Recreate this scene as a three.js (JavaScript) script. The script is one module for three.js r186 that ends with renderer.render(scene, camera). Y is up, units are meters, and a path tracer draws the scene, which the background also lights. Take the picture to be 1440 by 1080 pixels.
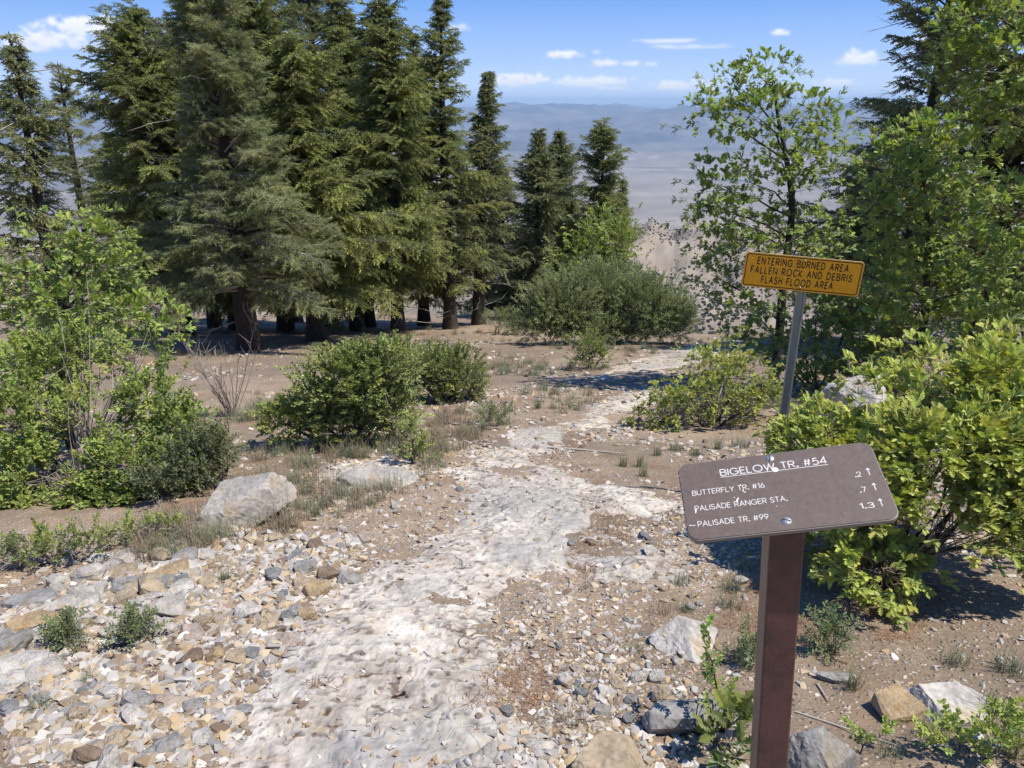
import * as THREE from 'three';
import { mergeGeometries } from 'three/addons/utils/BufferGeometryUtils.js';
import { ConvexGeometry } from 'three/addons/geometries/ConvexGeometry.js';

// ---------------------------------------------------------------- camera, sky, sun, exposure
const scene = new THREE.Scene();
const EYE = 1.7, PITCH = 20 * Math.PI / 180, VFOV = 53.1, F = 540 / Math.tan(VFOV * Math.PI / 360);
const camera = new THREE.PerspectiveCamera(VFOV, 4 / 3, 0.05, 120000);
camera.position.set(0, EYE, 0);
camera.rotation.set(-PITCH, 0, 0);
const SUN = new THREE.Vector3(0.43, 0.88, 0.165).normalize();
const sun = new THREE.DirectionalLight(new THREE.Color(1, 0.935, 0.84), 5);
sun.position.copy(SUN).multiplyScalar(200);
sun.castShadow = true;
sun.shadow.radius = 1;
sun.shadow.mapSize.set(4096, 4096);
Object.assign(sun.shadow.camera, { left: -45, right: 45, top: 45, bottom: -45, near: 1, far: 400 });
scene.add(sun, sun.target);
const renderer = new THREE.WebGLRenderer({ antialias: true });
renderer.toneMapping = THREE.LinearToneMapping;
renderer.toneMappingExposure = 1.3;
renderer.shadowMap.enabled = true;

// ---------------------------------------------------------------- random numbers and noise
let seedState = 1;
const seed = (s) => { seedState = (s * 2654435761) >>> 0; };
const rnd = () => { seedState = (seedState + 0x6d2b79f5) | 0; let t = Math.imul(seedState ^ (seedState >>> 15), 1 | seedState); t = (t + Math.imul(t ^ (t >>> 7), 61 | t)) ^ t; return ((t ^ (t >>> 14)) >>> 0) / 4294967296; };
const rr = (a, b) => a + (b - a) * rnd();
const gauss = () => (rnd() + rnd() + rnd() + rnd() - 2) * 0.87;
const pick = (a) => a[Math.min(a.length - 1, Math.floor(rnd() * a.length))];
const clamp = (x, a = 0, b = 1) => Math.min(b, Math.max(a, x));
const lerp = (a, b, t) => a + (b - a) * t;
const smooth = (a, b, x) => { const t = clamp((x - a) / (b - a)); return t * t * (3 - 2 * t); };
const hash = (x, y, s = 0) => { let h = Math.imul(x | 0, 374761393) ^ Math.imul(y | 0, 668265263) ^ Math.imul(s | 0, 1274126177); h = Math.imul(h ^ (h >>> 13), 1274126177); return ((h ^ (h >>> 16)) >>> 0) / 4294967296; };
// value noise -1..1, periodic when per > 0
function vnoise(x, y, s = 0, per = 0) {
  let ix = Math.floor(x), iy = Math.floor(y); const fx = x - ix, fy = y - iy;
  let jx = ix + 1, jy = iy + 1;
  if (per) { ix = ((ix % per) + per) % per; iy = ((iy % per) + per) % per; jx = (ix + 1) % per; jy = (iy + 1) % per; }
  const u = fx * fx * fx * (fx * (fx * 6 - 15) + 10), v = fy * fy * fy * (fy * (fy * 6 - 15) + 10);
  const a = hash(ix, iy, s), b = hash(jx, iy, s), c = hash(ix, jy, s), d = hash(jx, jy, s);
  return (a + (b - a) * u + (c - a) * v + (a - b - c + d) * u * v) * 2 - 1;
}
function fbm(x, y, oct, s = 0, per = 0, gain = 0.5) {
  let a = 1, sum = 0, n = 0;
  for (let i = 0; i < oct; i++) { sum += a * vnoise(x, y, s + i * 17, per); n += a; a *= gain; x *= 2; y *= 2; per *= 2; }
  return sum / n;
}
function ridged(x, y, oct, s = 0, per = 0) {
  let a = 1, sum = 0, n = 0;
  for (let i = 0; i < oct; i++) { sum += a * (1 - 2 * Math.abs(vnoise(x, y, s + i * 13, per))); n += a; a *= 0.5; x *= 2; y *= 2; per *= 2; }
  return sum / n;
}

// ---------------------------------------------------------------- photo pixel -> direction -> place
const ray = (px, py) => {
  const x = (px - 720) / F, y = -(py - 540) / F, c = Math.cos(PITCH), s = Math.sin(PITCH);
  return new THREE.Vector3(x, y * c - s, -y * s - c);
};
const at = (px, py, d) => { const r = ray(px, py); return new THREE.Vector3(r.x / -r.z * d, EYE + r.y / -r.z * d, -d); };

// ---------------------------------------------------------------- sky (air and clouds only)
{
  const W = 3072, H = 1536, data = new Float32Array(W * H * 4);
  const stops = [[-90, .38, .47, .62], [-3, .42, .53, .72], [0, .6, .73, .95], [1.2, .55, .70, .95], [3, .38, .56, .93], [6.5, .185, .38, .82], [12, .125, .31, .80], [25, .08, .235, .68], [45, .055, .18, .55], [90, .035, .13, .43]];
  const air = (e) => { let i = 1; while (i < stops.length - 1 && stops[i][0] < e) i++; const a = stops[i - 1], b = stops[i], t = clamp((e - a[0]) / (b[0] - a[0])); return [1, 2, 3].map((k) => .9 * lerp(a[k], b[k], t)); };
  // small fair-weather clouds: [azimuth, elevation, half width, half height (degrees), strength, streak]
  const clouds = [];
  const put = (px, py, w, h, k = 1, streak = 0) => { const r = ray(px, py).normalize(); clouds.push([Math.atan2(r.x, -r.z) * 57.2958, Math.asin(r.y) * 57.2958, w / F * 28.65, h / F * 28.65, k, streak]); };
  put(132, 40, 125, 30, 1.15); put(70, 56, 110, 28, .9); put(120, 66, 90, 16, .5); put(30, 66, 70, 18, .7); put(105, 116, 40, 8, .35);
  put(790, 78, 62, 13, .9); put(850, 89, 44, 13, 1); put(888, 90, 26, 10, .8); put(916, 91, 18, 8, .6); put(838, 74, 16, 8, .5);
  put(735, 113, 95, 20, 1); put(715, 118, 60, 16, .7); put(828, 116, 120, 20, .85); put(860, 124, 60, 10, .6); put(955, 121, 110, 18, .85); put(985, 116, 50, 12, .7);
  put(1098, 46, 28, 9, .85); put(935, 58, 100, 7, .7, 1); put(965, 66, 120, 6, .6, 1); put(1205, 84, 60, 26, .9); put(1170, 118, 60, 14, .6); put(1290, 60, 60, 16, .7); put(640, 40, 50, 12, .6); put(500, 80, 90, 18, .7);
  seed(77);
  for (let i = 0; i < 150; i++) { const az = rr(-180, 180); if (Math.abs(az) < 36) continue; const el = 1.5 + 14 * Math.pow(rnd(), 1.6), w = rr(.8, 3.4); clouds.push([az, el, w, w * rr(.12, .26), rr(.5, 1.1), rnd() < .15 ? 1 : 0]); }
  const grid = new Map();
  for (const c of clouds) for (let k = Math.floor((c[0] - c[2] * 1.8) / 4); k <= Math.floor((c[0] + c[2] * 1.8) / 4); k++) { if (!grid.has(k)) grid.set(k, []); grid.get(k).push(c); }
  for (let row = 0; row < H; row++) {
    const e = ((row + .5) / H - .5) * 180, a = air(e), near = e > -1 && e < 24;
    for (let col = 0; col < W; col++) {
      const lon = ((col + .5) / W - .5) * 2 * Math.PI;           // x = cos lon, z = sin lon
      let [r, g, b] = a;
      if (near) {
        const az = Math.atan2(Math.cos(lon), -Math.sin(lon)) * 57.2958, list = grid.get(Math.floor(az / 4));
        if (list) {
          let m = 0, lit = 0;
          for (const c of list) {
            const dx = (az - c[0]) / c[2], dy = (e - c[1]) / c[3];
            if (dx * dx > 3 || dy * dy > 3) continue;
            const low = dy < 0 ? dy * 1.5 : dy, q = dx * dx + low * low;
            const n = c[5] ? fbm(az * .7, e * 7, 4, 5) : fbm(az * 2.1, e * 4.2, 5, 5, 0, .58);
            const v = smooth(.02, .62, (1 - q) * .62 + n * .62) * c[4];
            if (v > m) { m = v; lit = dy; }
          }
          m = clamp(m, 0, .93);
          const w = .76 + .09 * clamp(lit + .2, -1, 1);
          r = lerp(r, w, m); g = lerp(g, w * 1.01, m); b = lerp(b, w * 1.06, m);
        }
      }
      const o = (row * W + col) * 4; data[o] = r; data[o + 1] = g; data[o + 2] = b; data[o + 3] = 1;
    }
  }
  const sky = new THREE.DataTexture(data, W, H, THREE.RGBAFormat, THREE.FloatType);
  sky.mapping = THREE.EquirectangularReflectionMapping; sky.magFilter = THREE.LinearFilter; sky.minFilter = THREE.LinearFilter; sky.needsUpdate = true;
  scene.background = sky; scene.environment = sky;
}

// ---------------------------------------------------------------- helpers for things
const used = new Map();
function numbered(name) { const n = used.get(name) ?? 0; used.set(name, n + 1); return n ? `${name}_${String(n).padStart(3, '0')}` : name; }
const shade = (o) => { o.traverse((m) => { if (m.isMesh) { m.castShadow = true; m.receiveShadow = true; } }); return o; };
function tag(o, label, category, group) { o.userData.label = label; o.userData.category = category; if (group) o.userData.group = group; return o; }
function thing(name, label, category, pos, group) { const g = new THREE.Group(); g.name = numbered(name); g.position.copy(pos); tag(g, label, category, group); scene.add(g); return g; }
function part(name, geo, mat, parent, kind) { const m = new THREE.Mesh(geo, mat); m.name = name; if (kind) m.userData.kind = kind; m.castShadow = m.receiveShadow = true; parent.add(m); return m; }
function structure(name, geo, mat) { const m = new THREE.Mesh(geo, mat); m.name = name; m.userData.kind = 'structure'; m.castShadow = m.receiveShadow = true; scene.add(m); return m; }
function instanced(name, geo, mat, list, parent, colors) {     // list of Matrix4
  const m = new THREE.InstancedMesh(geo, mat, list.length); m.name = name;
  list.forEach((x, i) => m.setMatrixAt(i, x));
  if (colors) colors.forEach((c, i) => m.setColorAt(i, c));
  m.userData.kind = 'stuff'; m.castShadow = m.receiveShadow = true; parent.add(m); return m;
}
const V = (x, y, z) => new THREE.Vector3(x, y, z), UPV = V(0, 1, 0);
const M4 = (p, q, s) => new THREE.Matrix4().compose(p, q, typeof s === 'number' ? V(s, s, s) : s);
const qBasis = (xAxis, hint) => { const x = xAxis.clone().normalize(), z = new THREE.Vector3().crossVectors(x, hint).normalize(), y = new THREE.Vector3().crossVectors(z, x); return new THREE.Quaternion().setFromRotationMatrix(new THREE.Matrix4().makeBasis(x, y, z)); };
const C = (r, g, b) => new THREE.Color().setRGB(r, g, b);

// triangle soup builder with colours
class Soup {
  constructor() { this.p = []; this.n = []; this.c = []; this.uv = []; }
  tri(a, b, c, col) {
    const ux = b.x - a.x, uy = b.y - a.y, uz = b.z - a.z, vx = c.x - a.x, vy = c.y - a.y, vz = c.z - a.z;
    let nx = uy * vz - uz * vy, ny = uz * vx - ux * vz, nz = ux * vy - uy * vx; const l = Math.hypot(nx, ny, nz) || 1; nx /= l; ny /= l; nz /= l;
    for (const v of [a, b, c]) { this.p.push(v.x, v.y, v.z); this.n.push(nx, ny, nz); this.c.push(col.r, col.g, col.b); this.uv.push(v.x, v.y); }
  }
  tube(pts, radii, sides, col) {
    const rings = pts.map((p, i) => {
      const d = (pts[i + 1] ?? p).clone().sub(pts[i - 1] ?? p).normalize(), u = new THREE.Vector3().crossVectors(d, Math.abs(d.y) < .9 ? UPV : V(1, 0, 0)).normalize(), w = new THREE.Vector3().crossVectors(d, u);
      return Array.from({ length: sides }, (_, k) => { const a = k / sides * 2 * Math.PI, n = u.clone().multiplyScalar(Math.cos(a)).addScaledVector(w, Math.sin(a)); return { v: p.clone().addScaledVector(n, radii[i]), n }; });
    });
    let len = 0;
    for (let i = 0; i + 1 < pts.length; i++) {
      const l0 = len; len += pts[i].distanceTo(pts[i + 1]);
      for (let k = 0; k < sides; k++) {
        const a = rings[i][k], b = rings[i][(k + 1) % sides], c = rings[i + 1][(k + 1) % sides], d = rings[i + 1][k], u0 = k / sides * 6.28 * radii[0], u1 = (k + 1) / sides * 6.28 * radii[0];
        for (const [q, uu, vv] of [[a, u0, l0], [b, u1, l0], [c, u1, len], [a, u0, l0], [c, u1, len], [d, u0, len]]) { this.p.push(q.v.x, q.v.y, q.v.z); this.n.push(q.n.x, q.n.y, q.n.z); this.c.push(col.r, col.g, col.b); this.uv.push(uu, vv); }
      }
    }
  }
  geo() {
    const g = new THREE.BufferGeometry();
    g.setAttribute('position', new THREE.Float32BufferAttribute(this.p, 3)); g.setAttribute('normal', new THREE.Float32BufferAttribute(this.n, 3));
    g.setAttribute('color', new THREE.Float32BufferAttribute(this.c, 3)); g.setAttribute('uv', new THREE.Float32BufferAttribute(this.uv, 2)); return g;
  }
}
function twoPart(a, b) {                                          // two soups -> one geometry with two material groups
  const g = mergeGeometries([a.geo(), b.geo()], true); return g;
}

// ---------------------------------------------------------------- computed textures
function texture(size, fn, srgb = true) {
  const d = new Uint8Array(size * size * 4);
  for (let y = 0; y < size; y++) for (let x = 0; x < size; x++) { const c = fn(x / size, y / size), o = (y * size + x) * 4; d[o] = clamp(c[0]) * 255; d[o + 1] = clamp(c[1]) * 255; d[o + 2] = clamp(c[2]) * 255; d[o + 3] = 255; }
  const t = new THREE.DataTexture(d, size, size, THREE.RGBAFormat); t.wrapS = t.wrapT = THREE.RepeatWrapping; t.magFilter = THREE.LinearFilter; t.minFilter = THREE.LinearMipmapLinearFilter; t.generateMipmaps = true;
  if (srgb) t.colorSpace = THREE.SRGBColorSpace; t.needsUpdate = true; return t;
}
const s = (x) => x <= 0.0031308 ? x * 12.92 : 1.055 * Math.pow(x, 1 / 2.4) - 0.055;   // linear -> sRGB
const sc = (r, g, b) => [s(r), s(g), s(b)];

// soil: brown decomposed grit with tiny stone chips and scraps of needle litter (tile = 2.4 m)
const SOIL = 1024, soilH = new Float32Array(SOIL * SOIL), soilChip = new Float32Array(SOIL * SOIL), soilTone = new Float32Array(SOIL * SOIL);
seed(5);
for (let k = 0; k < 15000; k++) {
  const cx = rnd() * SOIL, cy = rnd() * SOIL, rad = .8 + 4.2 * Math.pow(rnd(), 3), a = rnd() * 3.14, ca = Math.cos(a), sa = Math.sin(a), e = rr(.5, .95), tone = rnd(), R = Math.ceil(rad);
  for (let j = -R; j <= R; j++) for (let i = -R; i <= R; i++) { const u = (i * ca + j * sa) / rad, v = (-i * sa + j * ca) / (rad * e), q = Math.max(Math.abs(u) * .9 + Math.abs(v) * .5, Math.abs(v)); if (q < 1) { const o = ((Math.floor(cy + j) + SOIL) % SOIL) * SOIL + (Math.floor(cx + i) + SOIL) % SOIL; soilH[o] = Math.max(soilH[o], (1 - q * q) * rad / 5); soilChip[o] = .35 + tone * .65; soilTone[o] = tone; } }
}
const soilMap = texture(SOIL, (u, v) => {
  const o = Math.floor(v * SOIL) * SOIL + Math.floor(u * SOIL), n = fbm(u * 8, v * 8, 6, 3, 8), f = vnoise(u * 256, v * 256, 9, 256), m = fbm(u * 5, v * 5, 4, 31, 5);
  let c = [.2 + .05 * n + .05 * f, .158 + .044 * n + .042 * f, .128 + .036 * n + .034 * f].map((q, i) => q * [1, .98, .9][i]);
  const litter = smooth(.12, .5, m + f * .25); c = [lerp(c[0], .19, litter * .4), lerp(c[1], .125, litter * .4), lerp(c[2], .08, litter * .4)];
  if (soilChip[o]) { const t = soilTone[o], w = t > .55 ? [.52, .47, .4] : t > .3 ? [.37, .3, .22] : [.24, .23, .22]; c = c.map((x, i) => lerp(x, w[i], .8 * soilChip[o])); }
  return sc(...c);
});
const soilBump = texture(SOIL, (u, v) => { const o = Math.floor(v * SOIL) * SOIL + Math.floor(u * SOIL), n = fbm(u * 16, v * 16, 6, 3, 16); const h = .35 + .22 * n + soilH[o] * .6; return [h, h, h]; }, false);
// bedrock: pale weathered quartzite, fine cracks, rusty and grey stains (tile = 3 m)
const crack = (u, v, k, sd, wob) => { const x = u * k + wob * fbm(u * 6, v * 6, 4, sd + 3, 6), y = v * k + wob * fbm(u * 6 + 3, v * 6, 4, sd + 7, 6); let f1 = 9, f2 = 9; const ix = Math.floor(x), iy = Math.floor(y); for (let j = -1; j < 2; j++) for (let i = -1; i < 2; i++) { const gx = ((ix + i) % k + k) % k, gy = ((iy + j) % k + k) % k, dx = ix + i + hash(gx, gy, sd) - x, dy = iy + j + hash(gx, gy, sd + 1) - y, d = Math.hypot(dx, dy); if (d < f1) { f2 = f1; f1 = d; } else if (d < f2) f2 = d; } return f2 - f1; };
const BED = 1024, bedCrack = new Float32Array(BED * BED);
for (let y = 0; y < BED; y++) for (let x = 0; x < BED; x++) { const u = x / BED, v = y / BED, broken = smooth(-.3, .35, fbm(u * 4, v * 4, 3, 91, 4)); const a = 1 - smooth(0, .045, crack(u, v, 7, 41, 1.6)), b = (1 - smooth(0, .07, crack(u, v, 22, 61, 1.8))) * .65 * broken; bedCrack[y * BED + x] = Math.max(a * broken * smooth(-.1, .3, fbm(u * 9, v * 9, 3, 95, 9)), b * .8 * smooth(-.05, .3, fbm(u * 14, v * 14, 3, 97, 14))); }
const bedMap = texture(BED, (u, v) => {
  const o = Math.floor(v * BED) * BED + Math.floor(u * BED), n = fbm(u * 6, v * 6, 6, 21, 6), f = fbm(u * 64, v * 64, 3, 22, 64), rust = smooth(.25, .6, fbm(u * 7, v * 7, 5, 23, 7)), grey = smooth(.05, .5, fbm(u * 3, v * 3, 5, 24, 3)), k = bedCrack[o];
  const pit = smooth(.25, .55, fbm(u * 90, v * 90, 2, 27, 90)), st = fbm((2 * u + v) * 6, (v - u) * 30, 5, 28, 6), g0 = .15 * n + .16 * f + .12 * st - .22 * pit; let c = [.455 + g0, .422 + g0, .37 + g0 * .92];
  c = c.map((x, i) => lerp(x, [.33, .325, .31][i] * (1 + .3 * f), grey * .85)); c = c.map((x, i) => lerp(x, [.5, .37, .24][i], rust * .4));
  c = c.map((x, i) => lerp(x, [.15, .11, .08][i], k * .7));
  return sc(...c);
});
const bedBump = texture(BED, (u, v) => { const o = Math.floor(v * BED) * BED + Math.floor(u * BED); const h = .55 + .22 * fbm(u * 12, v * 12, 6, 21, 12) + .2 * ridged(u * 24, v * 24, 4, 29, 24) + .16 * fbm(u * 90, v * 90, 2, 27, 90) + .2 * fbm((2 * u + v) * 6, (v - u) * 30, 5, 28, 6) - .3 * bedCrack[o]; return [h, h, h]; }, false);
// loose stone: neutral grain, multiplied by each rock's own colour
const rockMap = texture(512, (u, v) => { const n = fbm(u * 4, v * 4, 6, 51, 4), f = fbm(u * 40, v * 40, 3, 52, 40), l = fbm(u * 3, v * 26, 3, 53, 0) * .0, st = smooth(.2, .55, fbm(u * 6, v * 6, 5, 54, 6)); const g = .8 + .16 * n + .12 * f + l; return [g - .02 * st, g - .06 * st, g - .13 * st]; });
const rockBump = texture(512, (u, v) => { const h = .5 + .3 * fbm(u * 8, v * 8, 6, 51, 8) + .2 * ridged(u * 6, v * 6, 4, 55, 6); return [h, h, h]; }, false);
const barkMap = texture(512, (u, v) => { const r = ridged(u * 10, v * 3, 5, 71, 0), g = .72 + .28 * r + .12 * fbm(u * 40, v * 40, 2, 72, 40); return [g, g * .97, g * .94]; });
const barkBump = texture(512, (u, v) => { const h = .5 + .5 * ridged(u * 10, v * 3, 5, 71, 0); return [h, h, h]; }, false);

// ---------------------------------------------------------------- terrain shape
const edgeAt = (x) => lerp(42, 26, smooth(-3, 3.5, x));
const softplus = (x, k = 1.2) => Math.log(1 + Math.exp(clamp(x / k, -30, 30))) * k;
function base(x, z) {
  const d = -z;
  let h = d > 0 ? -.22 * d : -.2 * d + (d < -6 ? -(d + 6) * .12 : 0);
  h -= .5 * softplus(d - edgeAt(x)) * smooth(0, 12, d);
  h += .10 * smooth(1.2, 4, x) * smooth(1, 4, d) * smooth(26, 14, d);
  h += .13 * fbm(x * .22 + 5, z * .22, 3, 201) * smooth(1, 5, Math.hypot(x, z));
  return h;
}
function soilAt(x, z) { return base(x, z) + .035 * fbm(x * 1.3, z * 1.3, 3, 211) + .012 * fbm(x * 7, z * 7, 3, 221); }
function groundHit(px, py) {
  const r = ray(px, py); let t = .5, step = .05;
  for (let i = 0; i < 4000 && t < 200; i++) { const y = EYE + r.y * t; if (y < base(r.x * t, r.z * t)) { let a = t - step, b = t; for (let k = 0; k < 20; k++) { const m = (a + b) / 2; if (EYE + r.y * m < base(r.x * m, r.z * m)) b = m; else a = m; } return V(r.x * b, base(r.x * b, r.z * b), r.z * b); } step = Math.max(.05, t * .01); t += step; }
  return V(r.x * t, base(r.x * t, r.z * t), r.z * t);
}
const slabs = [
  [[250, 1200], [318, 1060], [372, 965], [400, 918], [452, 878], [474, 842], [522, 808], [566, 782], [640, 757], [694, 724], [672, 690], [680, 648], [716, 636], [762, 655], [822, 676], [838, 706], [842, 735], [826, 762], [798, 770], [792, 798], [752, 806], [722, 832], [708, 862], [690, 886], [716, 930], [694, 960], [690, 992], [722, 1022], [728, 1080], [735, 1200]],
  [[826, 686], [858, 682], [905, 688], [946, 712], [926, 729], [885, 728], [848, 722]],
  [[688, 646], [716, 618], [752, 602], [800, 596], [806, 606], [782, 622], [748, 640], [716, 656]],
  [[800, 604], [836, 576], [868, 560], [912, 546], [946, 538], [950, 554], [905, 572], [856, 596], [815, 614]],
  [[836, 532], [880, 510], [930, 497], [985, 484], [1035, 478], [1040, 494], [992, 504], [950, 518], [902, 532]],
  [[846, 790], [880, 778], [922, 783], [928, 798], [886, 806], [852, 804]],
  [[470, 668], [500, 652], [545, 647], [574, 655], [560, 672], [505, 684]],
].map((p) => p.map(([x, y]) => { const g = groundHit(x, y); return [g.x, g.z]; }));
const slabBox = slabs.map((p) => [Math.min(...p.map((q) => q[0])) - .8, Math.max(...p.map((q) => q[0])) + .8, Math.min(...p.map((q) => q[1])) - .8, Math.max(...p.map((q) => q[1])) + .8]);
let nearSlab = 0;
function slabDist(x, z) {                                         // positive inside, in metres
  let best = -1; nearSlab = 0;
  for (let k = 0; k < slabs.length; k++) {
    const b = slabBox[k]; if (x < b[0] || x > b[1] || z < b[2] || z > b[3]) continue;
    const p = slabs[k]; let inside = false, d = 1e9;
    for (let i = 0, j = p.length - 1; i < p.length; j = i++) {
      const [ax, az] = p[j], [bx, bz] = p[i];
      if ((az > z) !== (bz > z) && x < (bx - ax) * (z - az) / (bz - az) + ax) inside = !inside;
      const ex = bx - ax, ez = bz - az, t = clamp(((x - ax) * ex + (z - az) * ez) / (ex * ex + ez * ez || 1)); d = Math.min(d, (x - ax - ex * t) ** 2 + (z - az - ez * t) ** 2);
    }
    d = Math.sqrt(d); if ((inside ? d : -d) > best) { best = inside ? d : -d; nearSlab = k; }
  }
  return best;
}
function bedAt(x, z, sd = slabDist(x, z)) {
  const far = clamp(Math.hypot(x, z) / 9, .7, 1.8);
  const edge = sd + .05 + .1 * far * fbm(x * 2.6, z * 2.6, 4, 301);
  const step = Math.floor(fbm(x * 1.7 + 9, z * 2.4, 3, 311) * 5) / 5;     // shelving of the bedded rock
  return base(x, z) + clamp(edge * .13, -.2, .03) + .014 * step + .011 * fbm(x * 3.2, z * 3.2, 4, 321) + .005 * ridged(x * 5, z * 5, 5, 331) + .006 * Math.floor(6 * fbm((x + z * .6) * 2.2, (z - x * .5) * 5, 5, 335, 0, .62)) / 1.6 + .0025 * fbm(x * 26, z * 26, 3, 337) - .016 * (1 - smooth(0, .03, Math.abs(fbm(x * 1.1 + z * .5, z * 1.7, 4, 343)))) - .008 * (1 - smooth(0, .04, Math.abs(fbm(x * 3 + 5, z * 2.2 - x, 4, 347)))) - .045 * smooth(.2, .5, fbm(x * 1.5 + 4, z * 1.5, 4, 339)) * smooth(.9, .1, sd) + .006;
}
const surf = (x, z) => { const sd = slabDist(x, z); return sd > -.6 ? Math.max(soilAt(x, z), bedAt(x, z, sd)) : soilAt(x, z); };

function fan(rows, r0, r1, angles, height, keep, color) {         // sheet over rings x angles
  const n = angles.length, pos = [], uv = [], col = [], idx = [], ok = new Uint8Array((rows + 1) * n);
  for (let i = 0; i <= rows; i++) {
    const r = r0 * Math.pow(r1 / r0, i / rows);
    for (let j = 0; j < n; j++) {
      const x = r * Math.sin(angles[j]), z = -r * Math.cos(angles[j]), k = keep ? keep(x, z) : 1; ok[i * n + j] = k === false ? 0 : 1;
      pos.push(x, k === false ? 0 : height(x, z, k), z); uv.push(x, z); if (color) col.push(...color(x, z));
    }
  }
  for (let i = 0; i < rows; i++) for (let j = 0; j + 1 < n; j++) { const a = i * n + j, b = a + 1, c = a + n, d = c + 1; if (ok[a] && ok[b] && ok[c] && ok[d]) idx.push(a, b, d, a, d, c); }
  const g = new THREE.BufferGeometry();
  g.setAttribute('position', new THREE.Float32BufferAttribute(pos, 3)); g.setAttribute('uv', new THREE.Float32BufferAttribute(uv, 2)); if (color) g.setAttribute('color', new THREE.Float32BufferAttribute(col, 3));
  g.setIndex(idx); 
  const q = g.index.array, p = g.attributes.position.array; for (let t = 0; t < q.length; t += 3) { const a = q[t] * 3, b = q[t + 1] * 3, c = q[t + 2] * 3, ny = (p[b + 2] - p[a + 2]) * (p[c] - p[a]) - (p[b] - p[a]) * (p[c + 2] - p[a + 2]); if (ny < 0) { const w = q[t + 1]; q[t + 1] = q[t + 2]; q[t + 2] = w; } }
  g.computeVertexNormals(); return g;
}
const span = (a, b, n) => Array.from({ length: n + 1 }, (_, i) => (a + (b - a) * i / n) * Math.PI / 180);
const rep = (t, k) => { const c = t.clone(); c.repeat.set(k, k); c.needsUpdate = true; return c; };
const soilMat = new THREE.MeshStandardMaterial({ map: rep(soilMap, 1 / 2.4), bumpMap: rep(soilBump, 1 / 2.4), bumpScale: .02, roughness: 1, vertexColors: true, color: C(.98, .95, .87) });
const bedMat = new THREE.MeshStandardMaterial({ map: rep(bedMap, 1 / 3), bumpMap: rep(bedBump, 1 / 3), bumpScale: .032, roughness: .92, vertexColors: true, color: C(.94, .925, .89) });
// where the soil is covered by dry litter, paler grit or grass-stained earth
function soilTint(x, z) {
  const r = Math.hypot(x, z), n = fbm(x * .5, z * .5, 4, 401), m = fbm(x * 1.9, z * 1.9, 4, 411), pale = smooth(-.1, .5, n + .4 * m) , red = smooth(.1, .55, fbm(x * .8 + 7, z * .8, 4, 421));
  let c = [1 + .35 * pale, 1 + .35 * pale, 1 + .36 * pale]; c = [lerp(c[0], 1.0, red * .4), lerp(c[1], .86, red * .4), lerp(c[2], .74, red * .4)];
  return c;
}
const dense = span(-43, 43, 430), around = [...span(-180, -47, 36), ...dense, ...span(47, 180, 36)];
structure('ground', fan(760, .35, 110, around, soilAt, null, soilTint), soilMat);
structure('bedrock', fan(640, 1, 26, span(-37, 37, 560), (x, z, k) => bedAt(x, z, k - 2), (x, z) => { const q = slabDist(x, z); return q < -.45 ? false : q + 2; }, (x, z) => { slabDist(x, z); const iron = [0, 0, 1, .5, 1, 0, 0][nearSlab], o = iron * (.45 + .55 * fbm(x * .9, z * .9, 4, 341)), t = fbm(x * .5, z * .7, 3, 351) * .12; return [1.02 + t, 1 + t - .06 * o, .985 + t - .2 * o]; }), bedMat);

// ---------------------------------------------------------------- the country beyond: foothills, valley, far ranges
const prof = [[50, 30], [110, 70], [300, 150], [520, 215], [800, 262], [1200, 296], [1750, 318], [2100, 360], [2900, 560], [4500, 880], [7000, 1180], [10500, 1370], [14000, 1400], [20500, 1400], [24000, 1120], [28500, 720], [33000, 330], [38000, 210], [44000, 330], [52000, 900]];
const drop = (D) => { let i = 1; while (i < prof.length - 1 && prof[i][0] < D) i++; const a = prof[i - 1], b = prof[i]; return lerp(a[1], b[1], clamp((D - a[0]) / (b[0] - a[0]))); };
function farAt(x, z) {
  const D = Math.hypot(x, z), th = Math.atan2(x, -z); let h = -drop(D);
  const hill = smooth(300, 900, D) * smooth(6500, 2500, D), mt = smooth(21500, 27000, D);
  const k = Math.min(D, 2400) / 1500;
  h += hill * (52 * ridged(x / 640 + 1.3, z / 900 - .35 * x / 640, 4, 501) + 46 * ridged(x / 230 + z / 420, z / 520 - x / 700, 5, 511) + 4 * ridged(x / 70, z / 90, 3, 515)) * k;
  h += smooth(2300, 5000, D) * smooth(11500, 6000, D) * 150 * ridged(x / 2100, z / 2600, 5, 521);
  h += mt * (420 * ridged(x / 5200 + .4, z / 7600, 6, 531) + 130 * ridged(x / 1500, z / 1700, 4, 541) - 60 + 330 * fbm(th * 9 + 2, D / 16000, 4, 545)) + 14 * fbm(x / 1800, z / 1800, 3, 551) * smooth(9000, 12000, D);
  return h;
}
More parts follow.
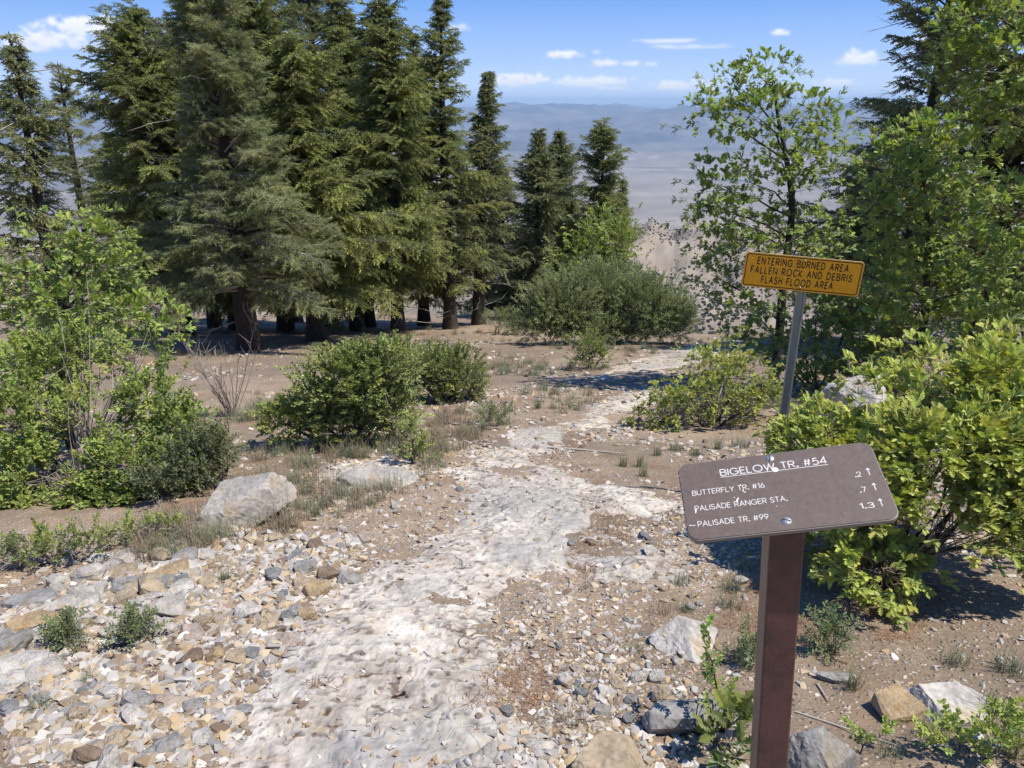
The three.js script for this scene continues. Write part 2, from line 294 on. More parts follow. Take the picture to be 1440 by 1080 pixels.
function farTint(x, z) {                                          // dry grass, bare earth and scrub in patches; a wooded river strip and pale fields in the valley
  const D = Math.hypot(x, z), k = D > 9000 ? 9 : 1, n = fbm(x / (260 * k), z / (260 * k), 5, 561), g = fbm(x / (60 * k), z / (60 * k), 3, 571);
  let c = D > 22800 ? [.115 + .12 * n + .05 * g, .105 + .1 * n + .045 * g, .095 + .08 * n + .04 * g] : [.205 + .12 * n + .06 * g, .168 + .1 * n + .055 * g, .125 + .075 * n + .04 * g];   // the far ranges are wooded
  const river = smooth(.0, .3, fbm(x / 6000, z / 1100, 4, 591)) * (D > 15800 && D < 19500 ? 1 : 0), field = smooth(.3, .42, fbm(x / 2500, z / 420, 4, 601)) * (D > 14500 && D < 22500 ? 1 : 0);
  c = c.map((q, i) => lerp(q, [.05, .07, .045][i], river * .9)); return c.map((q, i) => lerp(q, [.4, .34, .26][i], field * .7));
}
const farMat = new THREE.MeshStandardMaterial({ vertexColors: true, roughness: 1 });
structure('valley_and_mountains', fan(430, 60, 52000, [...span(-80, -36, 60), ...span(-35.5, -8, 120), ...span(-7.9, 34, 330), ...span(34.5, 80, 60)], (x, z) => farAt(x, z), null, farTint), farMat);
scene.fog = new THREE.FogExp2(new THREE.Color().setRGB(.52, .75, 1.0), 2.9e-5);
{ // junipers and oaks dotted over the burned foothills: a far-off cover that reads as one mass
  seed(91); const g = new THREE.IcosahedronGeometry(1, 1), p = g.attributes.position; for (let i = 0; i < p.count; i++) { const x = p.getX(i), y = p.getY(i), z = p.getZ(i), k = 1 + .35 * vnoise(x * 3 + 5, y * 3 + z * 4, 611); p.setXYZ(i, x * k, y * k * .9 + .5, z * k); } g.computeVertexNormals();
  const list = [], cols = [];
  for (let i = 0; list.length < 26000 && i < 140000; i++) { const D = 480 * Math.pow(4200 / 480, Math.pow(rnd(), .8)), th = rr(-6, 34) * Math.PI / 180, x = D * Math.sin(th), z = -D * Math.cos(th); if (fbm(x / 130, z / 130, 4, 621) + .5 * ridged(x / 170 + z / 300, z / 240, 3, 511) * -1 < -.5 + .6 * rnd()) continue; list.push(M4(V(x, farAt(x, z) - .3, z), new THREE.Quaternion().setFromAxisAngle(UPV, rnd() * 6), V(1, rr(.8, 1.3), 1).multiplyScalar(rr(.8, 2.6)))); cols.push(C(.04, .046, .032).multiplyScalar(rr(.7, 1.4))); }
  instanced('distant_scrub', g, new THREE.MeshStandardMaterial({ roughness: 1 }), list, scene, cols).userData.label = 'dark scrub dotted over the pale foothills below the trail';
}
// ---------------------------------------------------------------- foliage kit
const needleMat = new THREE.MeshPhysicalMaterial({ vertexColors: true, roughness: 1, clearcoat: .25, clearcoatRoughness: .5, transmission: .42, side: THREE.DoubleSide });
const leafMat = new THREE.MeshPhysicalMaterial({ vertexColors: true, roughness: 1, clearcoat: .35, clearcoatRoughness: .42, transmission: .42, side: THREE.DoubleSide });
const woodMat = new THREE.MeshStandardMaterial({ vertexColors: true, roughness: 1, map: rep(barkMap, 2), bumpMap: rep(barkBump, 2), bumpScale: .02 });
const twigMat = new THREE.MeshStandardMaterial({ vertexColors: true, roughness: 1 });
const jit = (k) => V(gauss() * k, gauss() * k, gauss() * k);
const mixC = (a, b, t) => a.clone().lerp(b, t);

// one bough of a conifer, reaching out along +x; needles grow on short twigs of fixed size
function bough(L, o) {
  const nd = new Soup(), wd = new Soup(), axis = (t) => V(L * t, L * (o.rise * t - o.droop * t * t), L * .06 * Math.sin(t * 5 + o.ph));
  const woodC = o.wood;
  wd.tube([0, .25, .5, .75, 1].map(axis), [.018, .014, .01, .006, .002].map((r) => r * (.5 + L * .5)), 4, woodC);
  const blade = (a, b, w, side, col) => { const m = a.clone().lerp(b, .45); nd.tri(a, m.clone().addScaledVector(side, w), b, col); nd.tri(a, b, m.clone().addScaledVector(side, -w), col); };
  const twig = (a, dir, len, col) => {
    if (o.tuft) { for (let i = 0; i < o.tuft; i++) { const d = dir.clone().addScaledVector(jit(1), .85).normalize(), e = a.clone().addScaledVector(d, len * rr(.7, 1.15)); e.y -= len * .12; const sd = new THREE.Vector3().crossVectors(d, jit(1)).normalize(); blade(a.clone().addScaledVector(dir, -len * rr(0, .7)), e, .0045, sd, col); } return; }
    const b = a.clone().addScaledVector(dir, len), u = new THREE.Vector3().crossVectors(dir, UPV).normalize(), w = new THREE.Vector3().crossVectors(u, dir).normalize();
    blade(a, b, .0135, u.clone().addScaledVector(w, .25 * gauss()).normalize(), col); blade(a, b, .011, w.clone().addScaledVector(u, .4 * gauss()).normalize(), col);
  };
  const n = Math.max(5, Math.round(L / o.step));
  for (let i = 0; i < n; i++) for (const sd of [-1, 1]) {
    const t = lerp(o.bare, 1, (i + rr(0, .8)) / n); if (rnd() < o.gap) continue;
    const a = axis(t), l = Math.min(.46, (.34 * L * Math.pow(1 - t, .7) + .13) * rr(.5, 1.3)), out = rr(.45, .85), dir = V(out, rr(-.55, .4), sd * rr(.5, 1)).normalize(), fresh = rnd();
    const cTip = fresh < o.newGrowth ? mixC(o.light, o.c2, rnd() * .6) : mixC(o.c1, o.c2, rnd());
    const bl = (q) => a.clone().addScaledVector(dir, l * q).add(V(0, -l * o.hang * q * q, 0));
    wd.tube([bl(0), bl(.5), bl(1)], [.005, .0035, .001], 3, woodC);
    const m = Math.max(3, Math.round(l / o.tw));
    for (let k = 0; k < m; k++) {
      const q = (k + .6) / m, p0 = bl(q), tan = bl(Math.min(1, q + .1)).sub(bl(q - .1)).normalize(), sideV = new THREE.Vector3().crossVectors(tan, UPV).normalize();
      for (const s2 of o.tuft ? [-1, 1] : [-1, 1, rnd() < .5 ? -1 : 1]) { const an = rnd() * 6.28, d = tan.clone().multiplyScalar(.7).addScaledVector(sideV, s2 * (.25 + .7 * Math.abs(Math.cos(an)))).add(V(0, Math.sin(an) * .75 - .12, 0)).normalize(); twig(p0, d, o.len * rr(.7, 1.2) * (1 - .35 * q), cTip); }
    }
    twig(bl(1), bl(1).sub(bl(.8)).normalize(), o.len, cTip);
  }
  twig(axis(1), V(1, -.1, 0).normalize(), o.len, o.c2);
  return twoPart(nd, wd);
}
const firO = { rise: .2, droop: .2, ph: 0, wood: C(.12, .1, .085), step: .12, bare: .12, gap: .06, hang: .28, tw: .04, len: .1, newGrowth: .3, c1: C(.14, .175, .045), c2: C(.255, .29, .07), light: C(.4, .43, .12) };
const pineO = { rise: .3, droop: .3, ph: 1, wood: C(.36, .33, .29), step: .14, bare: .4, gap: .15, hang: .1, tw: .1, len: .12, tuft: 7, newGrowth: .2, c1: C(.14, .17, .055), c2: C(.225, .255, .08), light: C(.34, .36, .12) };
const greyO = { ...firO, c1: C(.135, .165, .06), c2: C(.23, .26, .09), light: C(.35, .375, .13), gap: .1 };
seed(101);
const kit = (o) => [.6, .6, 1.2, 1.2, 1.9, 1.9, 2.6].map((L, i) => ({ L, g: bough(L, { ...o, ph: i, droop: o.droop * rr(.8, 1.2), rise: o.rise * rr(.6, 1.3) }) }));
const KITS = { fir: kit(firO), pine: kit(pineO), grey: kit(greyO) };

const groundAt = (x, z) => surf(x, z);
function conifer(name, label, o) {
  seed(o.seed);
  const d = o.d, b0 = at(o.px, 480, d), x = b0.x, z = -d, y0 = groundAt(x, z), topY = at(o.px, o.top, d).y, H = topY - y0;
  const t = thing(name, label, 'tree', V(x, y0 - .05, z), 'conifers standing on the slope');
  const lean = o.lean ?? [gauss() * .02, gauss() * .02], spine = (q) => V(lean[0] * H * q + .04 * H * .1 * Math.sin(q * 5 + o.seed), H * q, lean[1] * H * q);
  const R0 = o.trunk ?? H * .017 + .05, ws = new Soup();
  const qs = Array.from({ length: 15 }, (_, i) => i / 14);
  ws.tube(qs.map((q) => spine(q).add(V(0, q === 0 ? -.3 : 0, 0))), qs.map((q) => (q === 0 ? R0 * 1.45 : R0 * Math.pow(1 - q, .85) + .008)), 10, o.bark ?? C(.085, .072, .06));
  part('trunk', ws.geo(), woodMat, t);
  const K = KITS[o.kit ?? 'fir'], lists = K.map(() => []), tints = K.map(() => []), step = o.whorl ?? .27;
  for (let y = H * (o.start ?? .12); y < H * .985; y += step * rr(.7, 1.3) * lerp(1, .6, y / H)) {
    const q = y / H, env = o.R * 1.28 * Math.pow(1 - q, o.pow ?? .72) * (q < .25 ? lerp(.8, 1, q / .25) : 1) * (.85 + .3 * vnoise(y * .9, o.seed)), n = Math.round((o.n ?? 5) * 1.6 * rr(.7, 1.25));
    const a0 = rnd() * 6.28;
    for (let k = 0; k < n; k++) {
      if (rnd() < (o.gap ?? .06)) continue;
      const a = rnd() * 6.28, lump = .78 + .42 * vnoise(a * 1.1 + 3 * Math.sin(a), y * .75, o.seed + 5) + .2 * vnoise(a * 2.3, y * 2, o.seed + 6), Lw = Math.max(.16, env * rr(.7, 1.2) * clamp(lump, .4, 1.35)), vi = Lw < .75 ? Math.floor(rnd() * 2) : Lw < 1.5 ? 2 + Math.floor(rnd() * 2) : Lw < 2.2 ? 4 + Math.floor(rnd() * 2) : 6, sc_ = Lw / K[vi].L;
      const up = lerp(-.12, .7, Math.pow(q, 1.4)) + gauss() * .3, dir = V(Math.cos(a), up, Math.sin(a));
      lists[vi].push(M4(spine(clamp(q + gauss() * .02, .02, 1)).addScaledVector(V(Math.cos(a), 0, Math.sin(a)), R0 * (1 - q) * .6), qBasis(dir, UPV), V(sc_, Math.max(sc_, .85), Math.max(.9, Math.min(sc_, 1.25)))));
      const v = rr(.85, 1.3) * (o.bright ?? 1); tints[vi].push(C(v * rr(.96, 1.06), v, v * rr(.9, 1.05)));
    }
  }
  if (o.dead) { const ds = new Soup(); for (let k = 0; k < o.dead; k++) { const q = rr(o.deadFrom ?? .05, o.deadTo ?? .35), a = rnd() * 6.28, l = rr(.5, 1.6), p = spine(q), e = p.clone().add(V(Math.cos(a) * l, rr(-.35, .2) * l, Math.sin(a) * l)), m = p.clone().lerp(e, .55).add(jit(.08)); ds.tube([p, m, e], [.014, .009, .002], 4, o.deadC ?? C(.3, .28, .25)); for (let j = 0; j < 3; j++) { const s0 = m.clone().lerp(e, rnd()), e2 = s0.clone().add(V(Math.cos(a + gauss()), gauss() * .5, Math.sin(a + gauss())).multiplyScalar(l * .3)); ds.tube([s0, e2], [.005, .001], 3, o.deadC ?? C(.3, .28, .25)); } } part('dead_limb', ds.geo(), twigMat, t, 'stuff'); }
  K.forEach((k, i) => { if (lists[i].length) instanced('foliage', k.g, [needleMat, twigMat], lists[i], t, tints[i]); });
  return t;
}

// leaves
function oakLeaf(len, wid, col, fold) {                          // lobed outline folded along the midrib, base at origin, tip along +x
  const s2 = new Soup(), prof2 = [[0, .02], [.12, .1], [.2, .3], [.29, .16], [.4, .42], [.5, .2], [.62, .5], [.72, .24], [.83, .36], [.92, .2], [1, .03]];
  for (const sd of [-1, 1]) for (let i = 0; i + 1 < prof2.length; i++) {
    const [t0, w0] = prof2[i], [t1, w1] = prof2[i + 1], bend = (t) => -len * .18 * t * t;
    const a = V(t0 * len, bend(t0), 0), b = V(t1 * len, bend(t1), 0), c = V((t1 - (w1 > w0 ? -.02 : .03)) * len, bend(t1) + w1 * wid * fold, sd * w1 * wid), d = V((t0 - (w0 > .25 ? -.02 : .03)) * len, bend(t0) + w0 * wid * fold, sd * w0 * wid);
    s2.tri(a, b, c, col); s2.tri(a, c, d, col);
  }
  return s2;
}
function ovalLeaf(len, wid, col, fold) { const s2 = new Soup(); for (const sd of [-1, 1]) { const a = V(0, 0, 0), b = V(len, -len * .12, 0), m1 = V(len * .3, wid * fold, sd * wid * .8), m2 = V(len * .68, wid * fold * .8, sd * wid * .85), c = V(len * .5, 0, 0); s2.tri(a, c, m1, col); s2.tri(c, m2, m1, col); s2.tri(c, b, m2, col); } return s2; }
function sprig(o) {                                               // a short twig with its leaves; reaches along +x
  const lv = new Soup(), wd = new Soup(), L = o.twig, ax = (t) => V(L * t, L * .15 * Math.sin(t * 3), L * .08 * Math.sin(t * 6 + o.ph));
  wd.tube([ax(0), ax(.5), ax(1)], [o.tr, o.tr * .7, o.tr * .3], 3, o.wood);
  for (let i = 0; i < o.n; i++) {
    const t = o.endy ? 1 - .45 * Math.pow(rnd(), 1.5) : lerp(.12, 1, (i + rnd() * .6) / o.n), k = rr(.65, 1.15), a = i * 2.4 + rr(-.5, .5), spread = o.endy ? rr(.35, 1.15) : rr(.7, 1.2);
    const dir = V(Math.cos(spread), Math.sin(spread) * Math.sin(a) * .75 + .12, Math.sin(spread) * Math.cos(a)).normalize(), q = qBasis(dir, V(gauss() * .35, 1, gauss() * .35)), col = mixC(o.c1, o.c2, rnd()), p = ax(t);
    const lf = (o.oak ? oakLeaf : ovalLeaf)(o.len * k, o.wid * k * rr(.85, 1.15), col, rr(.1, .55)), m = M4(p, q, 1);
    const g = lf.geo().applyMatrix4(m); lv.p.push(...g.attributes.position.array); lv.n.push(...g.attributes.normal.array); lv.c.push(...g.attributes.color.array); lv.uv.push(...g.attributes.uv.array);
  }
  return twoPart(lv, wd);
}
seed(131);
const sprigs = (o, n = 5) => Array.from({ length: n }, (_, i) => sprig({ ...o, ph: i * 1.7 }));
const OAK = sprigs({ twig: .16, tr: .0028, n: 8, endy: true, oak: true, len: .105, wid: .062, wood: C(.16, .12, .09), c1: C(.19, .29, .038), c2: C(.33, .42, .06) });
const OAKFRESH = sprigs({ twig: .13, tr: .0025, n: 8, endy: true, oak: true, len: .07, wid: .042, wood: C(.2, .14, .09), c1: C(.27, .35, .04), c2: C(.44, .48, .075) });
const SHRUB = sprigs({ twig: .15, tr: .002, n: 15, len: .034, wid: .0125, wood: C(.2, .16, .12), c1: C(.19, .26, .045), c2: C(.33, .385, .075) });
const LUSH = sprigs({ twig: .15, tr: .002, n: 14, len: .038, wid: .015, wood: C(.17, .13, .1), c1: C(.2, .29, .045), c2: C(.35, .43, .07) });
const WILLOW = sprigs({ twig: .2, tr: .002, n: 20, len: .042, wid: .009, wood: C(.16, .13, .1), c1: C(.13, .175, .056), c2: C(.22, .26, .09) });

// a tree or shrub whose leaf masses are given as ellipsoids [x, y, z (from the base), rx, ry, rz, number of sprigs]
function leafy(name, label, cat, pos, o) {
  seed(o.seed);
  const t = thing(name, label, cat, pos, o.group), ws = new Soup(), tw = new Soup(), lists = o.kit.map(() => []), tints = o.kit.map(() => []);
  let spine = null;
  if (o.spine) {                                                  // a real trunk: points from the base
    spine = new THREE.CatmullRomCurve3(o.spine.map((p) => V(...p)));
    const qs = Array.from({ length: 13 }, (_, i) => i / 12); ws.tube(qs.map((q) => spine.getPoint(q)), qs.map((q) => o.r * Math.pow(1 - q, .8) + .008), 8, o.bark ?? C(.09, .075, .06));
  }
  for (const [cx, cy, cz, rx, ry, rz, n0] of o.clumps) {
    const n = Math.round(n0 * (o.more ?? 1));
    const c = V(cx, cy, cz), start = spine ? spine.getPoint(clamp((cy - .25 * Math.hypot(cx, cz)) / o.spine[o.spine.length - 1][1] - .12, .12, .97)) : V(cx * .12 + gauss() * .06, -.05, cz * .12 + gauss() * .06);
    const lim = o.limb ?? .018, mid = start.clone().lerp(c, .5).add(V(gauss() * .08, spine ? .05 : ry * .3, gauss() * .08));
    ws.tube([start, start.clone().lerp(mid, .6).add(jit(.03)), mid, mid.clone().lerp(c, .6).add(jit(.03)), c], [lim, lim * .85, lim * .65, lim * .45, lim * .25], 5, o.bark ?? C(.12, .1, .08));
    const subs = Array.from({ length: Math.max(3, Math.round(n / 22)) }, () => { const u = jit(1).normalize(), k = rr(.35, .85); return c.clone().add(V(u.x * rx * k, u.y * ry * k, u.z * rz * k)); });
    for (const e of subs) { const m = c.clone().lerp(e, .5).add(jit(rx * .1)), from = mid.clone().lerp(c, rnd()); tw.tube([from, m, e], [lim * .3, lim * .2, .0015], 3, o.twigC ?? C(.17, .14, .115)); }
    for (let i = 0; i < n; i++) {
      const u = jit(1).normalize(), k = Math.pow(rnd(), .4) * (rnd() < .13 ? rr(1.12, 1.5) : 1), lump = 1 + .42 * vnoise(u.x * 2.3 + cx * 3, u.y * 2.3 + u.z * 2.9, o.seed + 3), p = c.clone().add(V(u.x * rx * k * lump, u.y * ry * k * lump, u.z * rz * k * lump));
      if (o.hole && vnoise(p.x * o.hole + 7 + p.z * 1.3, p.y * o.hole + p.z * o.hole * .6, o.seed) > .3) continue;
      if (p.y < (o.minY ?? .02)) p.y = (o.minY ?? .02) + rnd() * .12;
      const near = subs[Math.floor(rnd() * subs.length)], dir = u.clone().multiplyScalar(.9).add(V(0, o.up ?? .45, 0)).addScaledVector(jit(1), .55).normalize(), vi = Math.floor(rnd() * o.kit.length);
      lists[vi].push(M4(p.addScaledVector(near.clone().sub(p), .08), qBasis(dir, UPV), rr(.75, 1.2) * (o.size ?? 1)));
      const v = rr(.7, 1.25) * (o.bright ?? 1), yel = rr(-.08, .16); tints[vi].push(C(v * (1 + yel), v, v * (1 - yel)));
    }
  }
  if (o.bare) for (let i = 0; i < o.bare; i++) { const [cx, cy, cz, rx, ry, rz] = pick(o.clumps), a = V(cx * .2, .05, cz * .2), e = V(cx, cy, cz).add(V(gauss() * rx * 1.3, Math.abs(gauss()) * ry * 1.5, gauss() * rz * 1.3)), m = a.clone().lerp(e, .5).add(jit(.06)); tw.tube([a, m, e], [.006, .004, .001], 3, C(.36, .32, .27)); for (let k = 0; k < 3; k++) { const s0 = m.clone().lerp(e, rnd()), e2 = s0.clone().add(jit(.16)); tw.tube([s0, e2], [.0025, .0008], 3, C(.36, .32, .27)); } }
  if (ws.p.length) part(o.spine ? 'trunk' : 'stem', ws.geo(), woodMat, t);
  if (tw.p.length) part('twig', tw.geo(), twigMat, t, 'stuff');
  o.kit.forEach((g, i) => { if (lists[i].length) instanced('foliage', g, [leafMat, twigMat], lists[i], t, tints[i]); });
  return t;
}
// leaf masses given where the photo shows them: [px, py, half width px, half height px, sprigs, depth offset]
const masses = (pos, list, d, depthK = .8) => list.map(([px, py, w, h, n, dz = 0]) => { const p = at(px, py, d + dz), k = (d + dz) / F / Math.cos(PITCH) * 1.02; return [p.x - pos.x, p.y - pos.y, p.z - pos.z, w * k, h * k, Math.max(w, h) * k * depthK, n]; });
const foot = (px, py) => { const g = groundHit(px, py); return V(g.x, surf(g.x, g.z), g.z); };
const stand = (px, d) => { const p = at(px, 480, d); return V(p.x, surf(p.x, -d), -d); };

// ---------------------------------------------------------------- conifers
conifer('pine_tree', 'tall airy pine with pale bare side branches left of the dense firs', { seed: 11, px: 352, d: 18, top: -40, R: 2.6, kit: 'pine', start: .2, whorl: .2, n: 7, trunk: .27, dead: 36, deadFrom: .1, deadTo: .85, deadC: C(.42, .39, .35), pow: .5, lean: [-.015, 0] });
conifer('fir_tree', 'broad bright fir with boughs sweeping to the ground beside a thick dark trunk', { seed: 12, px: 446, d: 20.5, top: 48, R: 2.35, start: .17, whorl: .2, n: 6, trunk: .25, dead: 30, deadTo: .5, bright: 1.15, pow: .45 });
conifer('fir_tree', 'dense fir between the broad bright fir and the tallest spire', { seed: 13, px: 560, d: 23.5, top: -8, R: 2.0, start: .18, whorl: .21, n: 6, dead: 20, bright: 1.08, pow: .48 });
conifer('fir_tree', 'tallest narrow spire of fir with its dark trunk showing', { seed: 14, px: 632, d: 26, top: -22, R: 1.75, start: .16, whorl: .3, gap: .12, n: 5, dead: 22, deadTo: .5, pow: .6, lean: [.004, 0] });
conifer('fir_tree', 'fir with bare lower trunk and a ragged top leaning towards the valley', { seed: 15, px: 672, d: 28.5, top: 100, R: 2.1, start: .24, whorl: .26, n: 6, trunk: .25, dead: 26, deadFrom: .08, deadTo: .4, lean: [.055, 0], kit: 'grey', pow: .55 });
conifer('fir_tree', 'grey green fir rising just behind the ragged leaning fir', { seed: 16, px: 752, d: 34, top: 182, R: 2.3, kit: 'grey', whorl: .28, n: 6, pow: .55 });
conifer('fir_tree', 'middle fir of the three small tops above the valley edge', { seed: 17, px: 786, d: 37, top: 178, R: 2.3, kit: 'grey', whorl: .28, n: 6, pow: .55 });
conifer('fir_tree', 'dark pointed fir nearest the open valley view', { seed: 18, px: 832, d: 34, top: 172, R: 2.1, whorl: .26, n: 6, pow: .5, dead: 10 });
conifer('fir_tree', 'small slim fir at the very edge of the valley view', { seed: 19, px: 866, d: 35, top: 246, R: .85, kit: 'grey', whorl: .3, pow: .6 });
conifer('fir_tree', 'dark fir beside the bare dead spire on the left', { seed: 20, px: 262, d: 22.5, top: 2, R: 2.3, start: .2, whorl: .22, n: 6, trunk: .22, dead: 24, pow: .46 });
conifer('fir_tree', 'fir standing behind the dark fir and the tall airy pine', { seed: 28, px: 305, d: 26, top: 30, R: 2.2, whorl: .28, n: 6 });
conifer('pine_tree', 'small open pine with sky showing through its crown', { seed: 21, px: 150, d: 27, top: 84, R: 1.5, kit: 'pine', whorl: .36, n: 5, gap: .22, start: .3, pow: .45 });
conifer('fir_tree', 'fir at the left edge overhung by grey dead twigs', { seed: 22, px: 92, d: 15.5, top: 40, R: 1.5, kit: 'grey', whorl: .3, n: 5, dead: 34, deadFrom: .25, deadTo: .9, gap: .15 });
conifer('pine_tree', 'dark pine rising above the broad bright fir', { seed: 23, px: 468, d: 28, top: -110, R: 2.3, kit: 'pine', whorl: .26, n: 6, start: .3, trunk: .24, bright: .85, pow: .5 });
conifer('pine_tree', 'dark pine rising behind the tall airy pine', { seed: 24, px: 418, d: 30, top: -120, R: 2.2, kit: 'pine', whorl: .26, n: 6, start: .3, bright: .85, pow: .5 });
conifer('fir_tree', 'fir half hidden between the broad bright fir and the dense fir', { seed: 25, px: 520, d: 28, top: 12, R: 2.0, whorl: .28, n: 6 });
conifer('fir_tree', 'low fir filling the gap behind the bare lower trunk', { seed: 26, px: 708, d: 37, top: 235, R: 2.2, kit: 'grey', whorl: .3, n: 6 });
conifer('fir_tree', 'fir far back on the left behind the oak scrub', { seed: 27, px: 200, d: 34, top: 185, R: 2.2, whorl: .3, n: 6 });
conifer('fir_tree', 'large dark fir with long ragged boughs behind the oaks on the right', { seed: 31, px: 1252, d: 16.5, top: -170, R: 2.3, whorl: .3, n: 5, gap: .16, start: .2, trunk: .22, dead: 34, deadFrom: .2, deadTo: .8, pow: .45, kit: 'grey', lean: [.0, 0] });
conifer('fir_tree', 'dark fir at the right edge behind the large ragged fir', { seed: 32, px: 1372, d: 17.5, top: -190, R: 2.5, whorl: .27, n: 6, start: .12, pow: .5 });
conifer('fir_tree', 'low blue green fir below the large ragged fir', { seed: 33, px: 1190, d: 20, top: 205, R: 1.35, kit: 'grey', whorl: .27, n: 6, pow: .5 });
conifer('fir_tree', 'tall fir filling in behind the airy pine and the dark fir', { seed: 34, px: 335, d: 25, top: -50, R: 2.3, whorl: .26, n: 6, pow: .45 });
conifer('fir_tree', 'tall fir closing the gap behind the airy pine and the broad bright fir', { seed: 35, px: 405, d: 24.5, top: -70, R: 2.2, whorl: .26, n: 6, pow: .45, bright: .95 });
conifer('fir_tree', 'fir set back between the dense fir and the dark pine above it', { seed: 36, px: 505, d: 26, top: -20, R: 2.0, whorl: .27, n: 6, pow: .5 });
conifer('fir_tree', 'fir set back between the dense fir and the tallest spire', { seed: 37, px: 598, d: 29, top: 40, R: 1.9, whorl: .28, n: 6, pow: .5 });
{ // bare dead spire on the left
  const p = stand(246, 23.5), top = at(186, 8, 23.5).y - p.y, t = thing('dead_snag', 'bare dead spire standing among the firs on the left', 'dead tree', p), w = new Soup(); seed(41);
  w.tube([V(0, -.2, 0), V(.02, top * .4, 0), V(-.02, top * .75, 0), V(0, top, 0)], [.16, .12, .06, .012], 7, C(.2, .18, .16)); for (let i = 0; i < 40; i++) { const y = rr(.35, .97) * top, a = rnd() * 6.28, l = rr(.2, .7); w.tube([V(0, y, 0), V(Math.cos(a) * l, y + rr(-.1, .25) * l, Math.sin(a) * l)], [.014, .003], 3, C(.24, .22, .2)); } part('trunk', w.geo(), woodMat, t);
}

// ---------------------------------------------------------------- broadleaf trees and shrubs
{ // slender oak behind the yellow sign
  const d = 11.5, p = stand(1094, d); const pt = (px, py, dz = 0) => { const q = at(px, py, d + dz); return [q.x - p.x, q.y - p.y, q.z - p.z]; };
  leafy('oak_tree', 'slender young oak with open crown rising behind the yellow sign', 'tree', p, { seed: 51, kit: OAK, spine: [[0, -.2, 0], pt(1096, 470), pt(1103, 380), pt(1114, 300, .1), pt(1108, 235), pt(1095, 170), pt(1085, 110)], r: .075, limb: .016, up: .25, bark: C(.075, .062, .052), bare: 0, size: .92,
    clumps: masses(p, [[1085, 105, 42, 24, 62], [1040, 125, 42, 26, 60, .3], [1010, 165, 42, 26, 66, -.3], [1065, 165, 45, 26, 60, -.5], [1130, 160, 40, 26, 56, .4], [1160, 185, 36, 30, 60], [1075, 215, 34, 20, 40, .4], [1110, 225, 45, 24, 60, -.3], [1150, 230, 30, 22, 46, -.4], [1120, 268, 30, 18, 30], [1010, 262, 40, 26, 70], [1050, 255, 30, 22, 40, .4], [985, 285, 26, 24, 42, -.3], [1030, 310, 48, 24, 66, -.4], [1085, 325, 45, 22, 60], [1010, 350, 30, 28, 48, .3], [1150, 330, 40, 24, 52, .3], [1000, 385, 26, 24, 42], [1060, 355, 34, 18, 40, -.5], [1180, 300, 24, 18, 26, .2], [1130, 355, 50, 18, 50, -.2]], d) });
}
{ const d = 10, p = stand(1296, d), pt = (px, py) => { const q = at(px, py, d); return [q.x - p.x, q.y - p.y, q.z - p.z]; };
  leafy('oak_tree', 'leafy oak with bright crown to the right of the yellow sign', 'tree', p, { seed: 52, kit: OAK, spine: [[0, -.2, 0], pt(1302, 430), pt(1305, 340), pt(1300, 260), pt(1292, 200)], r: .06, up: .3, bright: 1.05,
    clumps: masses(p, [[1290, 205, 40, 26, 60], [1250, 235, 38, 30, 66, .3], [1330, 225, 44, 34, 70, -.2], [1285, 260, 45, 28, 70, -.5], [1345, 285, 46, 34, 80, .2], [1240, 300, 36, 28, 60, -.3], [1300, 325, 48, 28, 76], [1250, 355, 34, 26, 60, .3], [1360, 350, 50, 34, 86, -.3], [1310, 390, 54, 30, 80, .4], [1260, 410, 40, 28, 66, -.3], [1380, 410, 50, 36, 80], [1325, 450, 60, 30, 80, .2], [1230, 460, 40, 26, 60, .5], [1270, 480, 50, 30, 70, -.2]], d) }); }
{ const d = 9, p = stand(1452, d), pt = (px, py) => { const q = at(px, py, d); return [q.x - p.x, q.y - p.y, q.z - p.z]; };
  leafy('oak_tree', 'tall oak overhanging the right edge above the bright crown', 'tree', p, { seed: 53, kit: OAK, spine: [[0, -.2, 0], pt(1470, 380), pt(1490, 220), pt(1480, 80), pt(1470, -40)], r: .085, limb: .022, up: .25, bright: 1.05,
    clumps: masses(p, [[1400, 20, 60, 36, 110], [1345, 45, 34, 24, 44, .3], [1430, 75, 50, 36, 90, -.3], [1385, 105, 44, 30, 66, .2], [1340, 95, 26, 20, 30], [1440, 140, 34, 36, 64], [1400, 170, 30, 22, 40, .3], [1425, 300, 36, 34, 70], [1430, 370, 34, 34, 70, -.3], [1420, 440, 40, 40, 80], [1380, 470, 44, 30, 70, -.2]], d) }); }
{ const d = 8.2, p = stand(1010, d); leafy('oak_shrub', 'low dark oak shrub reaching over the trail below the slender oak', 'shrub', p, { seed: 54, kit: OAKFRESH, up: .5, bare: 10, bright: .85, size: .8, clumps: masses(p, [[1000, 560, 62, 30, 170], [945, 575, 45, 26, 110], [1040, 535, 50, 30, 120, .4], [990, 520, 40, 24, 80, .5], [1065, 575, 50, 32, 130], [910, 592, 30, 14, 46], [1020, 500, 34, 20, 50, .8]], d) }); }
{ const d = 10.5, p = stand(1165, d); leafy('oak_shrub', 'oak thicket in shade between the two oaks behind the yellow sign', 'shrub', p, { seed: 55, kit: OAK, up: .4, bright: .9, size: .85, clumps: masses(p, [[1150, 440, 50, 34, 100], [1190, 480, 60, 36, 120], [1130, 500, 50, 30, 100, -.4], [1050, 440, 44, 34, 80, .6], [1060, 485, 44, 28, 80, .4], [1210, 430, 50, 34, 90, .5], [1170, 540, 60, 30, 110, -.6], [1240, 520, 50, 36, 100, -.2]], d) }); }
